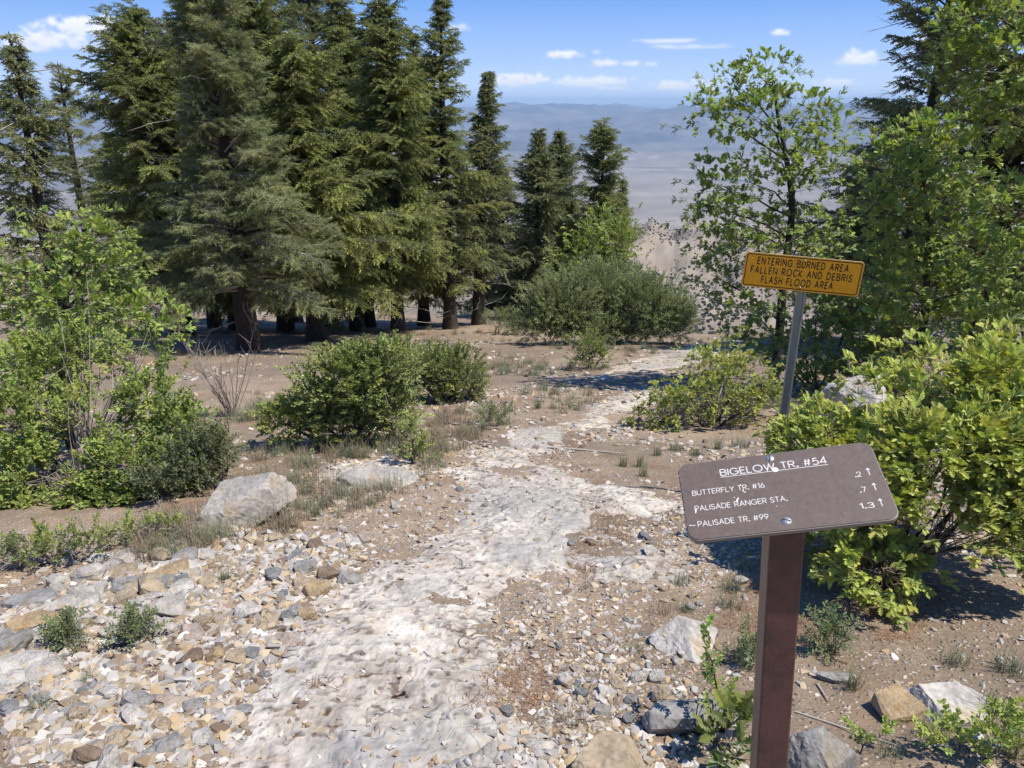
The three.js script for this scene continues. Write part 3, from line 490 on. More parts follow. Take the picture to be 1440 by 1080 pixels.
{ const d = 3.5, p = stand(1290, d); leafy('oak_shrub', 'big bright green oak bush beside the brown trail sign', 'shrub', p, { seed: 56, kit: OAKFRESH, up: .5, bare: 12, size: .7, hole: 4, bright: 1.12, bark: C(.12, .09, .07), limb: .013, more: 2.9, clumps: masses(p, [[1290, 570, 90, 55, 210, .5], [1380, 560, 80, 60, 200, .3], [1200, 640, 80, 40, 170, .4], [1300, 650, 95, 60, 240], [1400, 660, 80, 70, 220, -.1], [1250, 720, 90, 60, 220, -.1], [1340, 740, 90, 60, 220, -.2], [1420, 760, 60, 70, 160, -.2], [1180, 760, 60, 50, 130, .1], [1240, 800, 80, 40, 150, -.25], [1150, 700, 50, 50, 110, .3], [1320, 520, 70, 34, 120, .9], [1420, 520, 60, 40, 110, .6], [1470, 640, 40, 80, 90, .2], [1130, 625, 40, 22, 60, .7], [1170, 600, 50, 26, 80, .8], [1110, 770, 40, 18, 30, .6], [1400, 840, 50, 30, 70, -.2], [1430, 600, 50, 50, 100, .1], [1360, 620, 60, 50, 90, .1]], d, .7) }); }
{ const d = 5.6, p = stand(80, d); leafy('leafy_shrub', 'large leafy green shrub at the left edge above the rubble', 'shrub', p, { seed: 57, kit: LUSH, up: .5, bare: 60, limb: .014, more: 1.25, hole: 4.5, clumps: masses(p, [[40, 520, 70, 50, 190, .5], [110, 500, 60, 45, 150, .6], [30, 600, 70, 60, 230], [120, 590, 70, 60, 230, .2], [200, 560, 55, 50, 170, .4], [250, 610, 50, 50, 150, .3], [60, 670, 80, 50, 200, -.2], [170, 660, 70, 50, 200, -.1], [260, 670, 45, 40, 120], [20, 730, 50, 40, 110, -.3], [-60, 600, 60, 100, 160], [190, 500, 50, 40, 110, .8], [40, 770, 50, 24, 60, -.5], [110, 735, 50, 30, 80, -.3], [170, 715, 50, 26, 70, -.2]], d, .7) }); }
{ const d = 5.3, p = stand(300, d); leafy('leafy_weed', 'dark tall weeds between the large leafy shrub and the boulder', 'plant', p, { seed: 58, kit: WILLOW, up: 1.1, clumps: masses(p, [[270, 660, 30, 50, 90, .2], [305, 650, 22, 44, 60, .3], [235, 700, 34, 36, 70]], d), bright: .8 }); }
{ const d = 7, p = stand(70, d), pt = (px, py) => { const q = at(px, py, d); return [q.x - p.x, q.y - p.y, q.z - p.z]; };
  leafy('oak_tree', 'bright young oak behind the large leafy shrub', 'tree', p, { seed: 59, kit: OAK, spine: [[0, -.2, 0], pt(90, 560), pt(85, 460), pt(100, 390), pt(108, 320)], r: .035, limb: .012, up: .35, size: .68, bright: 1.05, hole: 2.6, bare: 22, twigC: C(.32, .29, .25),
    clumps: masses(p, [[105, 322, 44, 20, 50, .4], [150, 345, 36, 20, 44], [60, 350, 46, 24, 50, -.3], [120, 380, 54, 24, 70], [170, 385, 36, 24, 56, .3], [40, 410, 50, 30, 80], [110, 430, 60, 26, 90, -.3], [185, 440, 50, 22, 70], [30, 460, 50, 28, 70, .3], [225, 460, 40, 24, 54], [-20, 380, 50, 80, 90]], d) }); }
{ const p = foot(500, 628), d = -p.z; leafy('green_shrub', 'rounded yellow green shrub in the dry grass left of the trail', 'shrub', p, { seed: 60, kit: SHRUB, up: .6, bare: 14, more: 1.5, size: 1.1, clumps: masses(p, [[495, 540, 70, 46, 240], [545, 520, 50, 34, 130], [450, 580, 48, 36, 160], [540, 575, 44, 36, 150], [480, 600, 60, 24, 140], [400, 595, 40, 24, 90], [500, 515, 44, 22, 90]], d) }); }
{ const p = foot(628, 565), d = -p.z; leafy('green_shrub', 'wide dark green shrub behind the rounded yellow green one', 'shrub', p, { seed: 61, kit: SHRUB, up: .6, bare: 30, bright: .82, more: 1.5, size: 1.1, clumps: masses(p, [[640, 525, 42, 32, 200], [600, 520, 44, 30, 160], [560, 508, 40, 20, 90], [655, 545, 26, 20, 70], [610, 548, 40, 18, 90]], d) }); }
{ const p = foot(832, 519), d = -p.z; leafy('green_shrub', 'small round shrub alone beside the upper trail', 'shrub', p, { seed: 62, kit: SHRUB, up: .6, bright: .85, clumps: masses(p, [[832, 493, 26, 24, 150], [846, 503, 18, 14, 60], [818, 506, 16, 12, 50]], d) }); }
{ const p = foot(845, 484), d = -p.z; leafy('willow_shrub', 'broad grey green willow thicket below the firs', 'shrub', p, { seed: 63, kit: WILLOW, up: .8, size: 1.6, more: 2.4, bright: 1.3, clumps: masses(p, [[790, 430, 55, 42, 330], [850, 415, 60, 44, 360, .6], [910, 430, 48, 40, 280], [950, 450, 28, 28, 130], [770, 460, 44, 22, 150], [840, 460, 60, 22, 200], [905, 465, 50, 16, 120]], d) }); }
{ const d = 27, p = stand(850, d), pt = (px, py) => { const q = at(px, py, d); return [q.x - p.x, q.y - p.y, q.z - p.z]; }; leafy('oak_tree', 'light green broadleaf tree behind the willow thicket', 'tree', p, { seed: 64, kit: LUSH, size: 2.1, up: .4, spine: [[0, -.2, 0], pt(848, 420), pt(850, 340)], r: .12, clumps: masses(p, [[850, 325, 40, 28, 170], [820, 355, 40, 30, 170], [875, 345, 24, 30, 110], [850, 380, 50, 26, 170], [800, 385, 34, 22, 100]], d) }); }
{ const p = foot(700, 470), d = -p.z; leafy('grey_shrub', 'low grey shrub at the foot of the bare lower trunk', 'shrub', p, { seed: 65, kit: WILLOW, up: .7, size: 1.3, clumps: masses(p, [[705, 452, 30, 14, 120], [735, 462, 26, 12, 80]], d) }); }
{ const p = foot(582, 652), d = -p.z; leafy('green_shrub', 'small thin sapling shrub above the flat boulder', 'shrub', p, { seed: 66, kit: SHRUB, up: .9, clumps: masses(p, [[582, 618, 16, 26, 26], [588, 640, 20, 12, 18]], d) }); }
{ const p = foot(328, 585), d = -p.z, t = thing('bare_shrub', 'leafless grey shrub of thin upright twigs beside the leafy shrub', 'shrub', p), w = new Soup(); seed(67); for (let i = 0; i < 26; i++) { const a = rnd() * 6.28, l = rr(.5, 1.25), e = V(Math.cos(a) * l * .45, l, Math.sin(a) * l * .35), m = e.clone().multiplyScalar(.5).add(jit(.07)); w.tube([V(gauss() * .06, -.05, gauss() * .06), m, e], [.007, .005, .0015], 4, C(.33, .28, .24)); for (let k = 0; k < 5; k++) { const s0 = m.clone().lerp(e, rnd()); w.tube([s0, s0.clone().add(V(gauss() * .16, rr(.05, .25), gauss() * .16))], [.003, .001], 3, C(.36, .3, .26)); } } part('stem', w.geo(), twigMat, t); }
// ---------------------------------------------------------------- stones
function boxUv(g, k = 3) { const p = g.attributes.position, n = g.attributes.normal, uv = new Float32Array(p.count * 2); for (let i = 0; i < p.count; i++) { const ax = Math.abs(n.getX(i)), ay = Math.abs(n.getY(i)), az = Math.abs(n.getZ(i)); const [u, v] = ay >= ax && ay >= az ? [p.getX(i), p.getZ(i)] : ax >= az ? [p.getZ(i), p.getY(i)] : [p.getX(i), p.getY(i)]; uv[i * 2] = u * k; uv[i * 2 + 1] = v * k; } g.setAttribute('uv', new THREE.BufferAttribute(uv, 2)); return g; }
function chip(nPts, flat, long, k) {                              // angular broken stone about 1 wide
  const pts = []; for (let i = 0; i < nPts; i++) { const u = jit(1).normalize(), b = Math.max(Math.abs(u.x), Math.abs(u.y), Math.abs(u.z)), r = lerp(1, 1 / b, .62) * rr(.82, 1.06) * .46; pts.push(V(u.x * r, clamp(u.y * r, -.36, .36) * flat, u.z * r * long)); }
  const g = new ConvexGeometry(pts); g.computeVertexNormals(); return boxUv(g, k);
}
seed(301);
const CHUNKS = Array.from({ length: 12 }, () => chip(22, rr(.6, .85), rr(.65, .95), 1.2)), SLABS = Array.from({ length: 12 }, () => chip(20, rr(.28, .45), rr(.45, .7), 1.2)), PEBBLES = Array.from({ length: 6 }, () => chip(11, rr(.5, .75), rr(.6, .9), 1));
const rockMats = {}; const TONES = { white: [.58, .54, .48], pale: [.5, .46, .4], tan: [.46, .37, .25], ochre: [.45, .33, .19], grey: [.34, .325, .3], blue: [.25, .255, .25], brown: [.25, .18, .125], pink: [.44, .36, .3], dark: [.14, .12, .105] };
for (const [k, c] of Object.entries(TONES)) rockMats[k] = new THREE.MeshStandardMaterial({ color: C(...c).multiplyScalar(1.08), map: rep(rockMap, 1), bumpMap: rep(rockBump, 1), bumpScale: .012, roughness: .93 });
const WORD = { white: 'white', pale: 'pale cream', tan: 'tan', ochre: 'ochre stained', grey: 'grey', blue: 'blue grey', brown: 'rusty brown', pink: 'pinkish', dark: 'dark' };
function rock(px, py, w, h, tone, o = {}) {                       // w, h in photo pixels
  const g0 = groundHit(px, py + h * .3), d = Math.hypot(g0.x, g0.z), m = Math.hypot(d, EYE - g0.y) / F, W = w * m, slab = o.slab ?? h / w < .55;
  const mesh = new THREE.Mesh(slab ? pick(SLABS) : pick(CHUNKS), rockMats[tone]); mesh.name = numbered(o.name ?? 'rock');
  const hh = Math.max(.35, h / w / .8) * W; mesh.scale.set(W * 1.06, slab ? Math.max(hh * 1.5, W * .7) : hh * 1.15, W * rr(.85, 1.15));
  const y = surf(g0.x, g0.z); mesh.position.set(g0.x, y + mesh.scale.y * (slab ? .05 : .14), g0.z);
  mesh.rotation.set(rr(-.16, .16) + (o.tiltX ?? .08), o.turn ?? rnd() * 6.28, rr(-.16, .16) + (o.tiltZ ?? 0), 'YXZ');
  mesh.castShadow = mesh.receiveShadow = true; scene.add(mesh);
  return tag(mesh, `${W < .055 ? 'small ' : W > .16 ? 'large ' : ''}${WORD[tone]} ${slab ? 'flat slab' : 'angular stone'} ${nearest(px, py)}`, 'rock', `${W < .055 ? 'small ' : W > .16 ? 'large ' : ''}${WORD[tone]} ${slab ? 'slabs' : 'stones'} ${nearest(px, py)}`);
}
const MARKS = [[95, 905, 'beside the dark green weed in the rubble'], [190, 900, 'around the upright green weed in the rubble'], [110, 775, 'on the earth under the leafy shrub'], [320, 745, 'just below the large pale boulder'], [450, 820, 'in the heap of brown stones by the bedrock'], [290, 930, 'in the rubble where brown blocks lie'], [200, 815, 'in the row of long tan slabs'], [60, 840, 'at the upper end of the slab pile'], [40, 940, 'in the pile of broad white slabs'], [390, 890, 'against the left edge of the bedrock'], [330, 1010, 'where the rubble thins out onto bedrock'], [110, 1010, 'in the gravel below the slab pile'], [190, 1040, 'around the pale tan block in the gravel'], [500, 740, 'on the stony strip below the flat boulder'], [600, 690, 'between the sapling shrub and the bedrock'], [690, 620, 'beside the orange stained bedrock'], [860, 960, 'around the tan flat stone on bare earth'], [968, 893, 'beside the jagged white outcrop'], [960, 1000, 'beside the grey undercut boulder'], [840, 1060, 'beside the tan block crusted white'], [760, 900, 'along the right edge of the bedrock'], [880, 780, 'beside the small outlying bedrock patch'], [1000, 830, 'on the grassy earth behind the trail sign'], [760, 1040, 'at the foot of the bedrock near the tan block'], [1220, 970, 'on the earth right of the sign post'], [640, 545, 'below the wide dark green shrub'], [760, 530, 'on the slope around the small round shrub'], [920, 500, 'beside the upper bedrock near the willow thicket']];
function nearest(px, py) { let b = MARKS[0], d = 1e9; for (const m of MARKS) { const q = (m[0] - px) ** 2 + ((m[1] - py) * 1.6) ** 2; if (q < d) { d = q; b = m; } } return b[2]; }
seed(311);
for (const [px, py, w, h, tone, turn, tz] of [
  [170, 829, 62, 24, 'tan', .35, .12], [235, 799, 62, 24, 'ochre', .4, .14], [222, 815, 46, 18, 'grey', .35, .05], [246, 824, 52, 20, 'white', .45, .1], [87, 845, 72, 22, 'pale', .3, .1], [41, 838, 76, 28, 'grey', .2, .06], [148, 785, 34, 20, 'white', 0, 0], [163, 803, 56, 16, 'tan', .3, .1], [39, 871, 66, 24, 'ochre', .3, .08], [96, 875, 62, 28, 'tan', .1, .05], [185, 858, 42, 20, 'grey', .4, 0], [13, 903, 58, 36, 'grey', .7, .1], [52, 919, 54, 26, 'pink', .2, 0], [37, 940, 58, 36, 'white', .9, .15], [43, 897, 32, 18, 'pale', 0, 0], [120, 847, 40, 22, 'white', .3, .1], [10, 935, 40, 30, 'pale', .2, 0], [18, 960, 44, 30, 'white', 1, 0], [136, 868, 34, 18, 'white', .2, 0], [205, 838, 40, 18, 'pale', .4, .1], [268, 800, 34, 16, 'pale', .3, 0], [258, 780, 40, 24, 'grey', .2, 0], [285, 775, 44, 20, 'white', 0, 0],
  [447, 826, 40, 30, 'ochre', .8, 0], [462, 808, 34, 22, 'brown', .4, 0], [491, 812, 34, 22, 'grey', .2, 0], [424, 815, 26, 20, 'tan', .6, 0], [402, 864, 26, 20, 'blue', .2, 0], [384, 878, 38, 20, 'brown', .1, 0], [269, 929, 34, 24, 'brown', .3, 0], [304, 926, 30, 28, 'ochre', 1.2, .2], [353, 922, 24, 18, 'blue', 0, 0], [333, 930, 28, 22, 'tan', .4, 0], [365, 880, 24, 18, 'tan', .7, 0], [432, 862, 28, 20, 'ochre', .5, 0], [288, 886, 24, 16, 'brown', 0, 0],
  [196, 990, 38, 26, 'grey', .4, 0], [104, 999, 44, 20, 'grey', .2, .1], [153, 1056, 46, 30, 'tan', .9, .1], [240, 1050, 40, 24, 'grey', .3, 0], [227, 1023, 30, 20, 'tan', .1, 0], [31, 1049, 30, 20, 'pink', .5, 0], [300, 1010, 26, 16, 'pale', 0, 0], [335, 1000, 40, 18, 'grey', .2, 0], [288, 1040, 30, 18, 'white', .3, 0], [20, 1000, 34, 18, 'grey', .4, 0],
]) rock(px, py, w, h, tone, { turn, tiltZ: tz });
const where = { rubble: 'lying in the rubble left of the bedrock trail', soil: 'lying on the bare earth between the bedrock and the trail sign', up: 'beside the trail further down the slope', edge: 'along the stony strip between the boulder and the bedrock' };
for (const [px, py, w, h, tone, o] of [
  [865, 953, 48, 20, 'tan', {}], [855, 972, 38, 16, 'white', {}], [897, 953, 28, 20, 'pale', {}], [887, 985, 24, 18, 'grey', {}], [845, 1000, 26, 18, 'grey', {}], [928, 975, 28, 30, 'tan', { slab: false }], [975, 916, 28, 18, 'grey', { slab: false }], [712, 998, 24, 20, 'grey', { slab: false }], [795, 955, 26, 20, 'white', {}], [760, 1045, 44, 22, 'white', {}], [1175, 948, 54, 16, 'grey', {}], [1268, 992, 70, 30, 'ochre', { slab: false }], [960, 920, 24, 14, 'white', {}], [908, 752, 24, 14, 'blue', {}], [805, 762, 26, 10, 'blue', {}], [830, 762, 18, 10, 'brown', {}],
]) rock(px, py, w, h, tone, { where: where.soil, ...o });
// fill: every stone large enough to pick out in the photo
const inPoly = (p, x, y) => { let c = false; for (let i = 0, j = p.length - 1; i < p.length; j = i++) if ((p[i][1] > y) !== (p[j][1] > y) && x < (p[j][0] - p[i][0]) * (y - p[i][1]) / (p[j][1] - p[i][1]) + p[i][0]) c = !c; return c; };
function scatter(n, poly, w0, w1, tones, o) { const xs = poly.map((p) => p[0]), ys = poly.map((p) => p[1]); for (let i = 0, k = 0; k < n && i < n * 30; i++) { const x = rr(Math.min(...xs), Math.max(...xs)), y = rr(Math.min(...ys), Math.max(...ys)); if (!inPoly(poly, x, y)) continue; const w = lerp(w0, w1, Math.pow(rnd(), 2.2)) * lerp(.75, 1.1, (y - 600) / 480); rock(x, y, w, w * rr(.4, .75), pick(tones), o); k++; } }
const MIX = ['white', 'pale', 'pale', 'pale', 'tan', 'tan', 'tan', 'grey', 'ochre', 'brown', 'blue', 'pink', 'white'];
const RUB = [[0, 860], [120, 800], [250, 760], [380, 745], [500, 760], [520, 800], [440, 870], [390, 920], [330, 1030], [300, 1080], [0, 1080]];
scatter(120, RUB, 18, 44, MIX, { where: where.rubble });
scatter(40, [[0, 850], [160, 780], [300, 755], [300, 850], [120, 930], [0, 970]], 26, 56, ['white', 'pale', 'tan', 'grey', 'pale'], { where: where.rubble });
scatter(45, [[390, 735], [480, 715], [560, 680], [690, 600], [720, 610], [660, 660], [640, 740], [520, 790]], 11, 24, MIX, { where: where.edge });
scatter(60, [[735, 1080], [730, 960], [760, 850], [850, 760], [960, 740], [1050, 800], [1050, 960], [960, 1080]], 11, 26, MIX, { where: where.soil });
scatter(14, [[0, 800], [0, 770], [120, 750], [260, 735], [260, 760], [130, 790]], 14, 34, ['pale', 'brown', 'grey', 'tan'], {});
scatter(24, [[560, 600], [700, 560], [860, 540], [960, 500], [960, 480], [800, 510], [660, 500], [640, 480], [560, 520]], 8, 16, ['white', 'pale', 'tan', 'pink'], { where: where.up });
// boulders: cut by planes, roughened
function boulder(px, py, w, h, depth, tone, label, o = {}) {
  seed(o.seed ?? 7); const g0 = groundHit(px, py + h * .42), m = Math.hypot(Math.hypot(g0.x, g0.z), EYE - g0.y) / F, W = w * m, Hh = h * m * (o.tall ?? 1.15), D = W * depth;
  const planes = Array.from({ length: o.planes ?? 15 }, () => { const n = jit(1).normalize(); return [n, rr(.62, .95)]; }); for (const n of o.cuts ?? []) planes.push([V(n[0], n[1], n[2]).normalize(), n[3]]);
  const g = new THREE.IcosahedronGeometry(1, 26), p = g.attributes.position, v = V(0, 0, 0);
  for (let i = 0; i < p.count; i++) { v.fromBufferAttribute(p, i).normalize(); let r = 1.15; for (const [n, dd] of planes) { const q = v.dot(n); if (q > .05) r = Math.min(r, dd / q); } r *= 1 + .05 * fbm(v.x * 3 + 9, v.y * 3 + v.z * 4, 4, o.seed) + .025 * ridged(v.x * 6 + v.y * 3, v.z * 6, 3, 71); p.setXYZ(i, v.x * r * W * .52, v.y * r * Hh * .62, v.z * r * D * .52); }
  g.computeVertexNormals(); boxUv(g, 1.6);
  const mesh = new THREE.Mesh(g, rockMats[tone]); mesh.name = numbered('boulder'); mesh.position.set(g0.x, surf(g0.x, g0.z) + Hh * (o.lift ?? .22), g0.z); mesh.rotation.set(o.rx ?? 0, o.turn ?? 0, o.rz ?? 0); mesh.castShadow = mesh.receiveShadow = true; scene.add(mesh); return tag(mesh, label, 'boulder');
}
boulder(332, 702, 138, 72, .62, 'pale', 'large pale boulder with sloping top beside the weeds left of the trail', { seed: 401, turn: .35, rz: .3, lift: .13, tall: 1.0, cuts: [[-.15, 1, .25, .55], [-1, .25, .35, .66], [.3, .2, 1, .6]] });
boulder(527, 662, 104, 34, .6, 'pale', 'flat half buried boulder under the small thin sapling shrub', { seed: 402, lift: .02, cuts: [[0, 1, .1, .5]] });
boulder(1200, 570, 92, 58, .7, 'white', 'white boulder half hidden in the oaks behind the bright bush', { seed: 403, turn: .5, rz: .35, lift: .35 });
boulder(669, 552, 26, 22, .8, 'white', 'small white boulder at the end of the wide dark green shrub', { seed: 404, lift: .3 });
boulder(968, 893, 92, 44, .8, 'white', 'jagged white rock outcrop poking from the earth left of the sign post', { seed: 405, lift: .1, turn: .4, planes: 22, rz: .12 });
boulder(965, 1004, 92, 50, .7, 'grey', 'grey boulder with dark undercut front left of the sign post', { seed: 406, lift: .28, cuts: [[0, -.5, 1, .5], [0, 1, .1, .5]] });
boulder(852, 1068, 108, 46, .7, 'tan', 'tan block of rock crusted white on top at the edge of the earth', { seed: 407, lift: .2, cuts: [[0, 1, .15, .5], [0, 0, 1, .6]] });
boulder(1338, 975, 118, 48, .6, 'white', 'smooth pale grey slab of rock right of the sign post', { seed: 408, lift: .08, rz: -.12, cuts: [[.05, 1, .2, .45]] });
boulder(1152, 1052, 92, 72, .8, 'grey', 'rounded lichen grey boulder right behind the foot of the sign post', { seed: 409, lift: .15 });

// ---------------------------------------------------------------- gravel, litter, grass
{ // loose gravel of the slope
  seed(501); const lists = PEBBLES.map(() => []), cols = PEBBLES.map(() => []), tones = ['pale', 'pale', 'tan', 'tan', 'ochre', 'grey', 'brown', 'pink', 'pale', 'white', 'tan'].map((k) => TONES[k]), q = new THREE.Quaternion(), e = new THREE.Euler();
  const rub = RUB.map(([x, y]) => { const g = groundHit(x, y); return [g.x, g.z]; });
  for (let i = 0; i < 240000; i++) {
    const r = 1.1 * Math.pow(26, rnd() * .92), th = rr(-40, 40) * Math.PI / 180, x = r * Math.sin(th), z = -r * Math.cos(th), sd = slabDist(x, z), inR = r < 8 && inPoly(rub, x, z);
    const patch = fbm(x * .9, z * .9, 4, 431), dens = inR ? 1 : sd > .04 ? .06 + .5 * smooth(.2, .5, fbm(x * 3, z * 3, 3, 441)) * smooth(.25, 0, sd) : clamp(.3 + 1.1 * patch + (sd > -.35 ? .3 : 0)) * (x < -1.8 && r > 5 && r < 13 ? .35 : 1);
    if (rnd() > dens * (inR ? 1 : lerp(.8, .45, smooth(5, 11, r))) * (sd > -.12 && sd <= .04 ? .5 : 1)) continue;
    const size = (inR ? lerp(.007, .1, Math.pow(rnd(), 3.4)) : lerp(.006, .06, Math.pow(rnd(), 3.6))) * clamp(r / 4, 1, 2.6);
    e.set(gauss() * .5, rnd() * 6.28, gauss() * .5); q.setFromEuler(e); const k = Math.floor(rnd() * PEBBLES.length), t = pick(tones), v = rr(.55, 1.02);
    lists[k].push(M4(V(x, surf(x, z) + size * .06, z), q, V(size, size * rr(.5, 1), size)) ); cols[k].push(C(t[0] * v, t[1] * v, t[2] * v));
  }
  const mat = new THREE.MeshStandardMaterial({ roughness: .95 }), g = new THREE.Group(); g.name = 'gravel'; g.userData.kind = 'stuff'; g.userData.label = 'loose gravel strewn over the slope and trail'; scene.add(g);
  PEBBLES.forEach((p, i) => instanced('pebble', p, mat, lists[i], g, cols[i]));
}
function tuft(n, h, spread, c1, c2, w = .0022) { const s2 = new Soup(); for (let i = 0; i < n; i++) { const a = rnd() * 6.28, l = h * rr(.5, 1.1), o = V(gauss() * spread * .35, -.01, gauss() * spread * .35), lean = rr(.1, .75), m = o.clone().add(V(Math.cos(a) * l * lean * .35, l * .6, Math.sin(a) * l * lean * .35)), e = o.clone().add(V(Math.cos(a) * l * lean, l * (1 - lean * .35), Math.sin(a) * l * lean)), sd = V(-Math.sin(a), 0, Math.cos(a)).multiplyScalar(w), col = mixC(c1, c2, rnd()); s2.tri(o.clone().sub(sd), o.clone().add(sd), m, col); s2.tri(o.clone().add(sd), m.clone().add(sd.clone().multiplyScalar(.7)), m, col); s2.tri(m, m.clone().add(sd), e, col); } return s2.geo(); }
seed(521);
const GREEN = [C(.09, .13, .045), C(.2, .22, .1)], DRY = [C(.22, .17, .1), C(.36, .29, .19)], SAGE = [C(.15, .19, .1), C(.27, .29, .17)];
const tuftG = { green: [0, 1, 2].map(() => tuft(60, .17, .12, ...GREEN)), sage: [0, 1, 2].map(() => tuft(80, .14, .2, ...SAGE)), dry: [0, 1, 2].map(() => tuft(34, .2, .2, ...DRY)) };
const tuftMat = new THREE.MeshPhysicalMaterial({ vertexColors: true, roughness: 1, transmission: .25, side: THREE.DoubleSide });
function grass(px, py, size, kind, label, group) { const p = foot(px, py), m = new THREE.Mesh(pick(tuftG[kind]), tuftMat); m.name = numbered('grass_tuft'); m.position.copy(p); m.scale.setScalar(size * rr(.85, 1.15)); m.rotation.y = rnd() * 6.28; m.castShadow = m.receiveShadow = true; scene.add(m); const w = nearest(px, py), sz = size > 1 ? 'full ' : size < .7 ? 'tiny ' : ''; tag(m, `${sz}${{ green: 'green', sage: 'grey green', dry: 'dry straw coloured' }[kind]} grass tuft ${w}`, 'grass', `${sz}${kind} grass tufts ${w}`); }
const gl = { sign: ['grey green grass tuft on the earth behind the trail sign', 'grass tufts behind the trail sign'], mid: ['green grass tuft beside the middle of the trail', 'grass tufts beside the middle trail'], left: ['thin grass tuft growing among the rubble', 'grass tufts in the rubble'], up: ['pale grass tuft on the ground further down the slope', 'grass tufts down the slope'], right: ['sparse grass tuft near the pale slab right of the sign post', 'grass tufts right of the sign post'] };
for (const [x, y, k, kind, w] of [[40, 770, .8, 'dry', 'left'], [90, 785, .7, 'sage', 'left'], [150, 770, .8, 'dry', 'left'], [205, 760, .8, 'sage', 'left'], [240, 755, .7, 'dry', 'left'], [10, 790, .8, 'sage', 'left'], [1030, 830, 1, 'sage', 'sign'], [1045, 800, .9, 'sage', 'sign'], [1025, 855, 1, 'sage', 'sign'], [960, 820, .7, 'sage', 'sign'], [930, 865, .7, 'dry', 'sign'], [965, 860, .6, 'sage', 'sign'], [850, 745, .7, 'dry', 'sign'], [825, 830, .6, 'dry', 'sign'], [895, 920, .5, 'sage', 'sign'], [1050, 940, .8, 'green', 'sign'], [1035, 925, .7, 'green', 'sign'], [810, 1020, .7, 'dry', 'sign'], [900, 655, 1.1, 'green', 'mid'], [925, 640, 1, 'green', 'mid'], [875, 655, .9, 'green', 'mid'], [950, 635, 1, 'sage', 'mid'], [905, 670, .8, 'green', 'mid'], [1010, 632, 1, 'green', 'mid'], [1040, 628, 1.1, 'sage', 'mid'], [980, 640, .9, 'sage', 'mid'], [828, 556, 1.3, 'green', 'up'], [765, 550, 1.5, 'sage', 'up'], [790, 545, 1.5, 'sage', 'up'], [740, 555, 1.3, 'sage', 'up'], [756, 575, 1.2, 'green', 'up'], [710, 598, 1.1, 'sage', 'up'], [690, 592, 1.1, 'green', 'up'], [655, 612, 1, 'green', 'mid'], [620, 655, .9, 'sage', 'mid'], [545, 690, 1, 'sage', 'mid'], [515, 690, 1, 'sage', 'mid'], [480, 700, 1, 'sage', 'mid'], [435, 715, 1, 'sage', 'mid'], [445, 725, .8, 'green', 'mid'], [315, 815, .8, 'green', 'left'], [270, 765, .8, 'sage', 'left'], [285, 770, .7, 'sage', 'left'], [95, 910, .8, 'green', 'left'], [190, 905, .9, 'green', 'left'], [60, 1000, .6, 'sage', 'left'], [125, 965, .5, 'sage', 'left'], [760, 520, 1.6, 'sage', 'up'], [700, 500, 1.6, 'dry', 'up'], [640, 490, 1.8, 'sage', 'up'], [880, 500, 1.5, 'dry', 'up'], [905, 492, 1.5, 'sage', 'up'], [1165, 915, .8, 'green', 'right'], [1345, 930, .9, 'sage', 'right'], [1200, 968, .7, 'green', 'right'], [1310, 1035, .8, 'sage', 'right'], [1390, 1000, .9, 'green', 'right'], [1420, 940, .9, 'sage', 'right'], [1250, 1060, .7, 'sage', 'right'], [1420, 1060, .9, 'green', 'right']]) grass(x, y, k, kind, ...gl[w]);
{ // dry grass and dead stalks: an uncountable cover
  seed(541); const lists = [[], [], []], sageL = [[], [], []]; const zone = [[330, 640], [420, 640], [560, 600], [690, 560], [720, 585], [640, 640], [560, 700], [430, 740], [330, 760], [240, 790], [60, 800], [0, 780], [0, 740], [250, 720]].map(([x, y]) => { const g = groundHit(x, y); return [g.x, g.z]; });
  for (let i = 0; i < 14000; i++) { const r = 4 * Math.pow(9, rnd()), th = rr(-36, 34) * Math.PI / 180, x = r * Math.sin(th), z = -r * Math.cos(th); if (slabDist(x, z) > -.15) continue; const inside = inPoly(zone, x, z), n = fbm(x * .7, z * .7, 3, 451); if (!inside && (r < 9 || n < .12 || rnd() < .55)) continue; if (inside && (n < -.2 || rnd() < .45)) continue; const k = Math.floor(rnd() * 3), m = M4(V(x, surf(x, z), z), new THREE.Quaternion().setFromAxisAngle(UPV, rnd() * 6.28), (inside ? rr(.5, 1.25) : rr(.7, 1.5))); (rnd() < (inside ? .8 : .5) ? lists : sageL)[k].push(m); }
  const g = new THREE.Group(); g.name = 'dry_grass'; g.userData.kind = 'stuff'; g.userData.label = 'dry grass and dead stalks covering the slope left of the trail'; scene.add(g);
  lists.forEach((l, i) => instanced('dry_blade', tuftG.dry[i], tuftMat, l, g)); sageL.forEach((l, i) => instanced('green_blade', tuftG.sage[i], tuftMat, l, g));
}
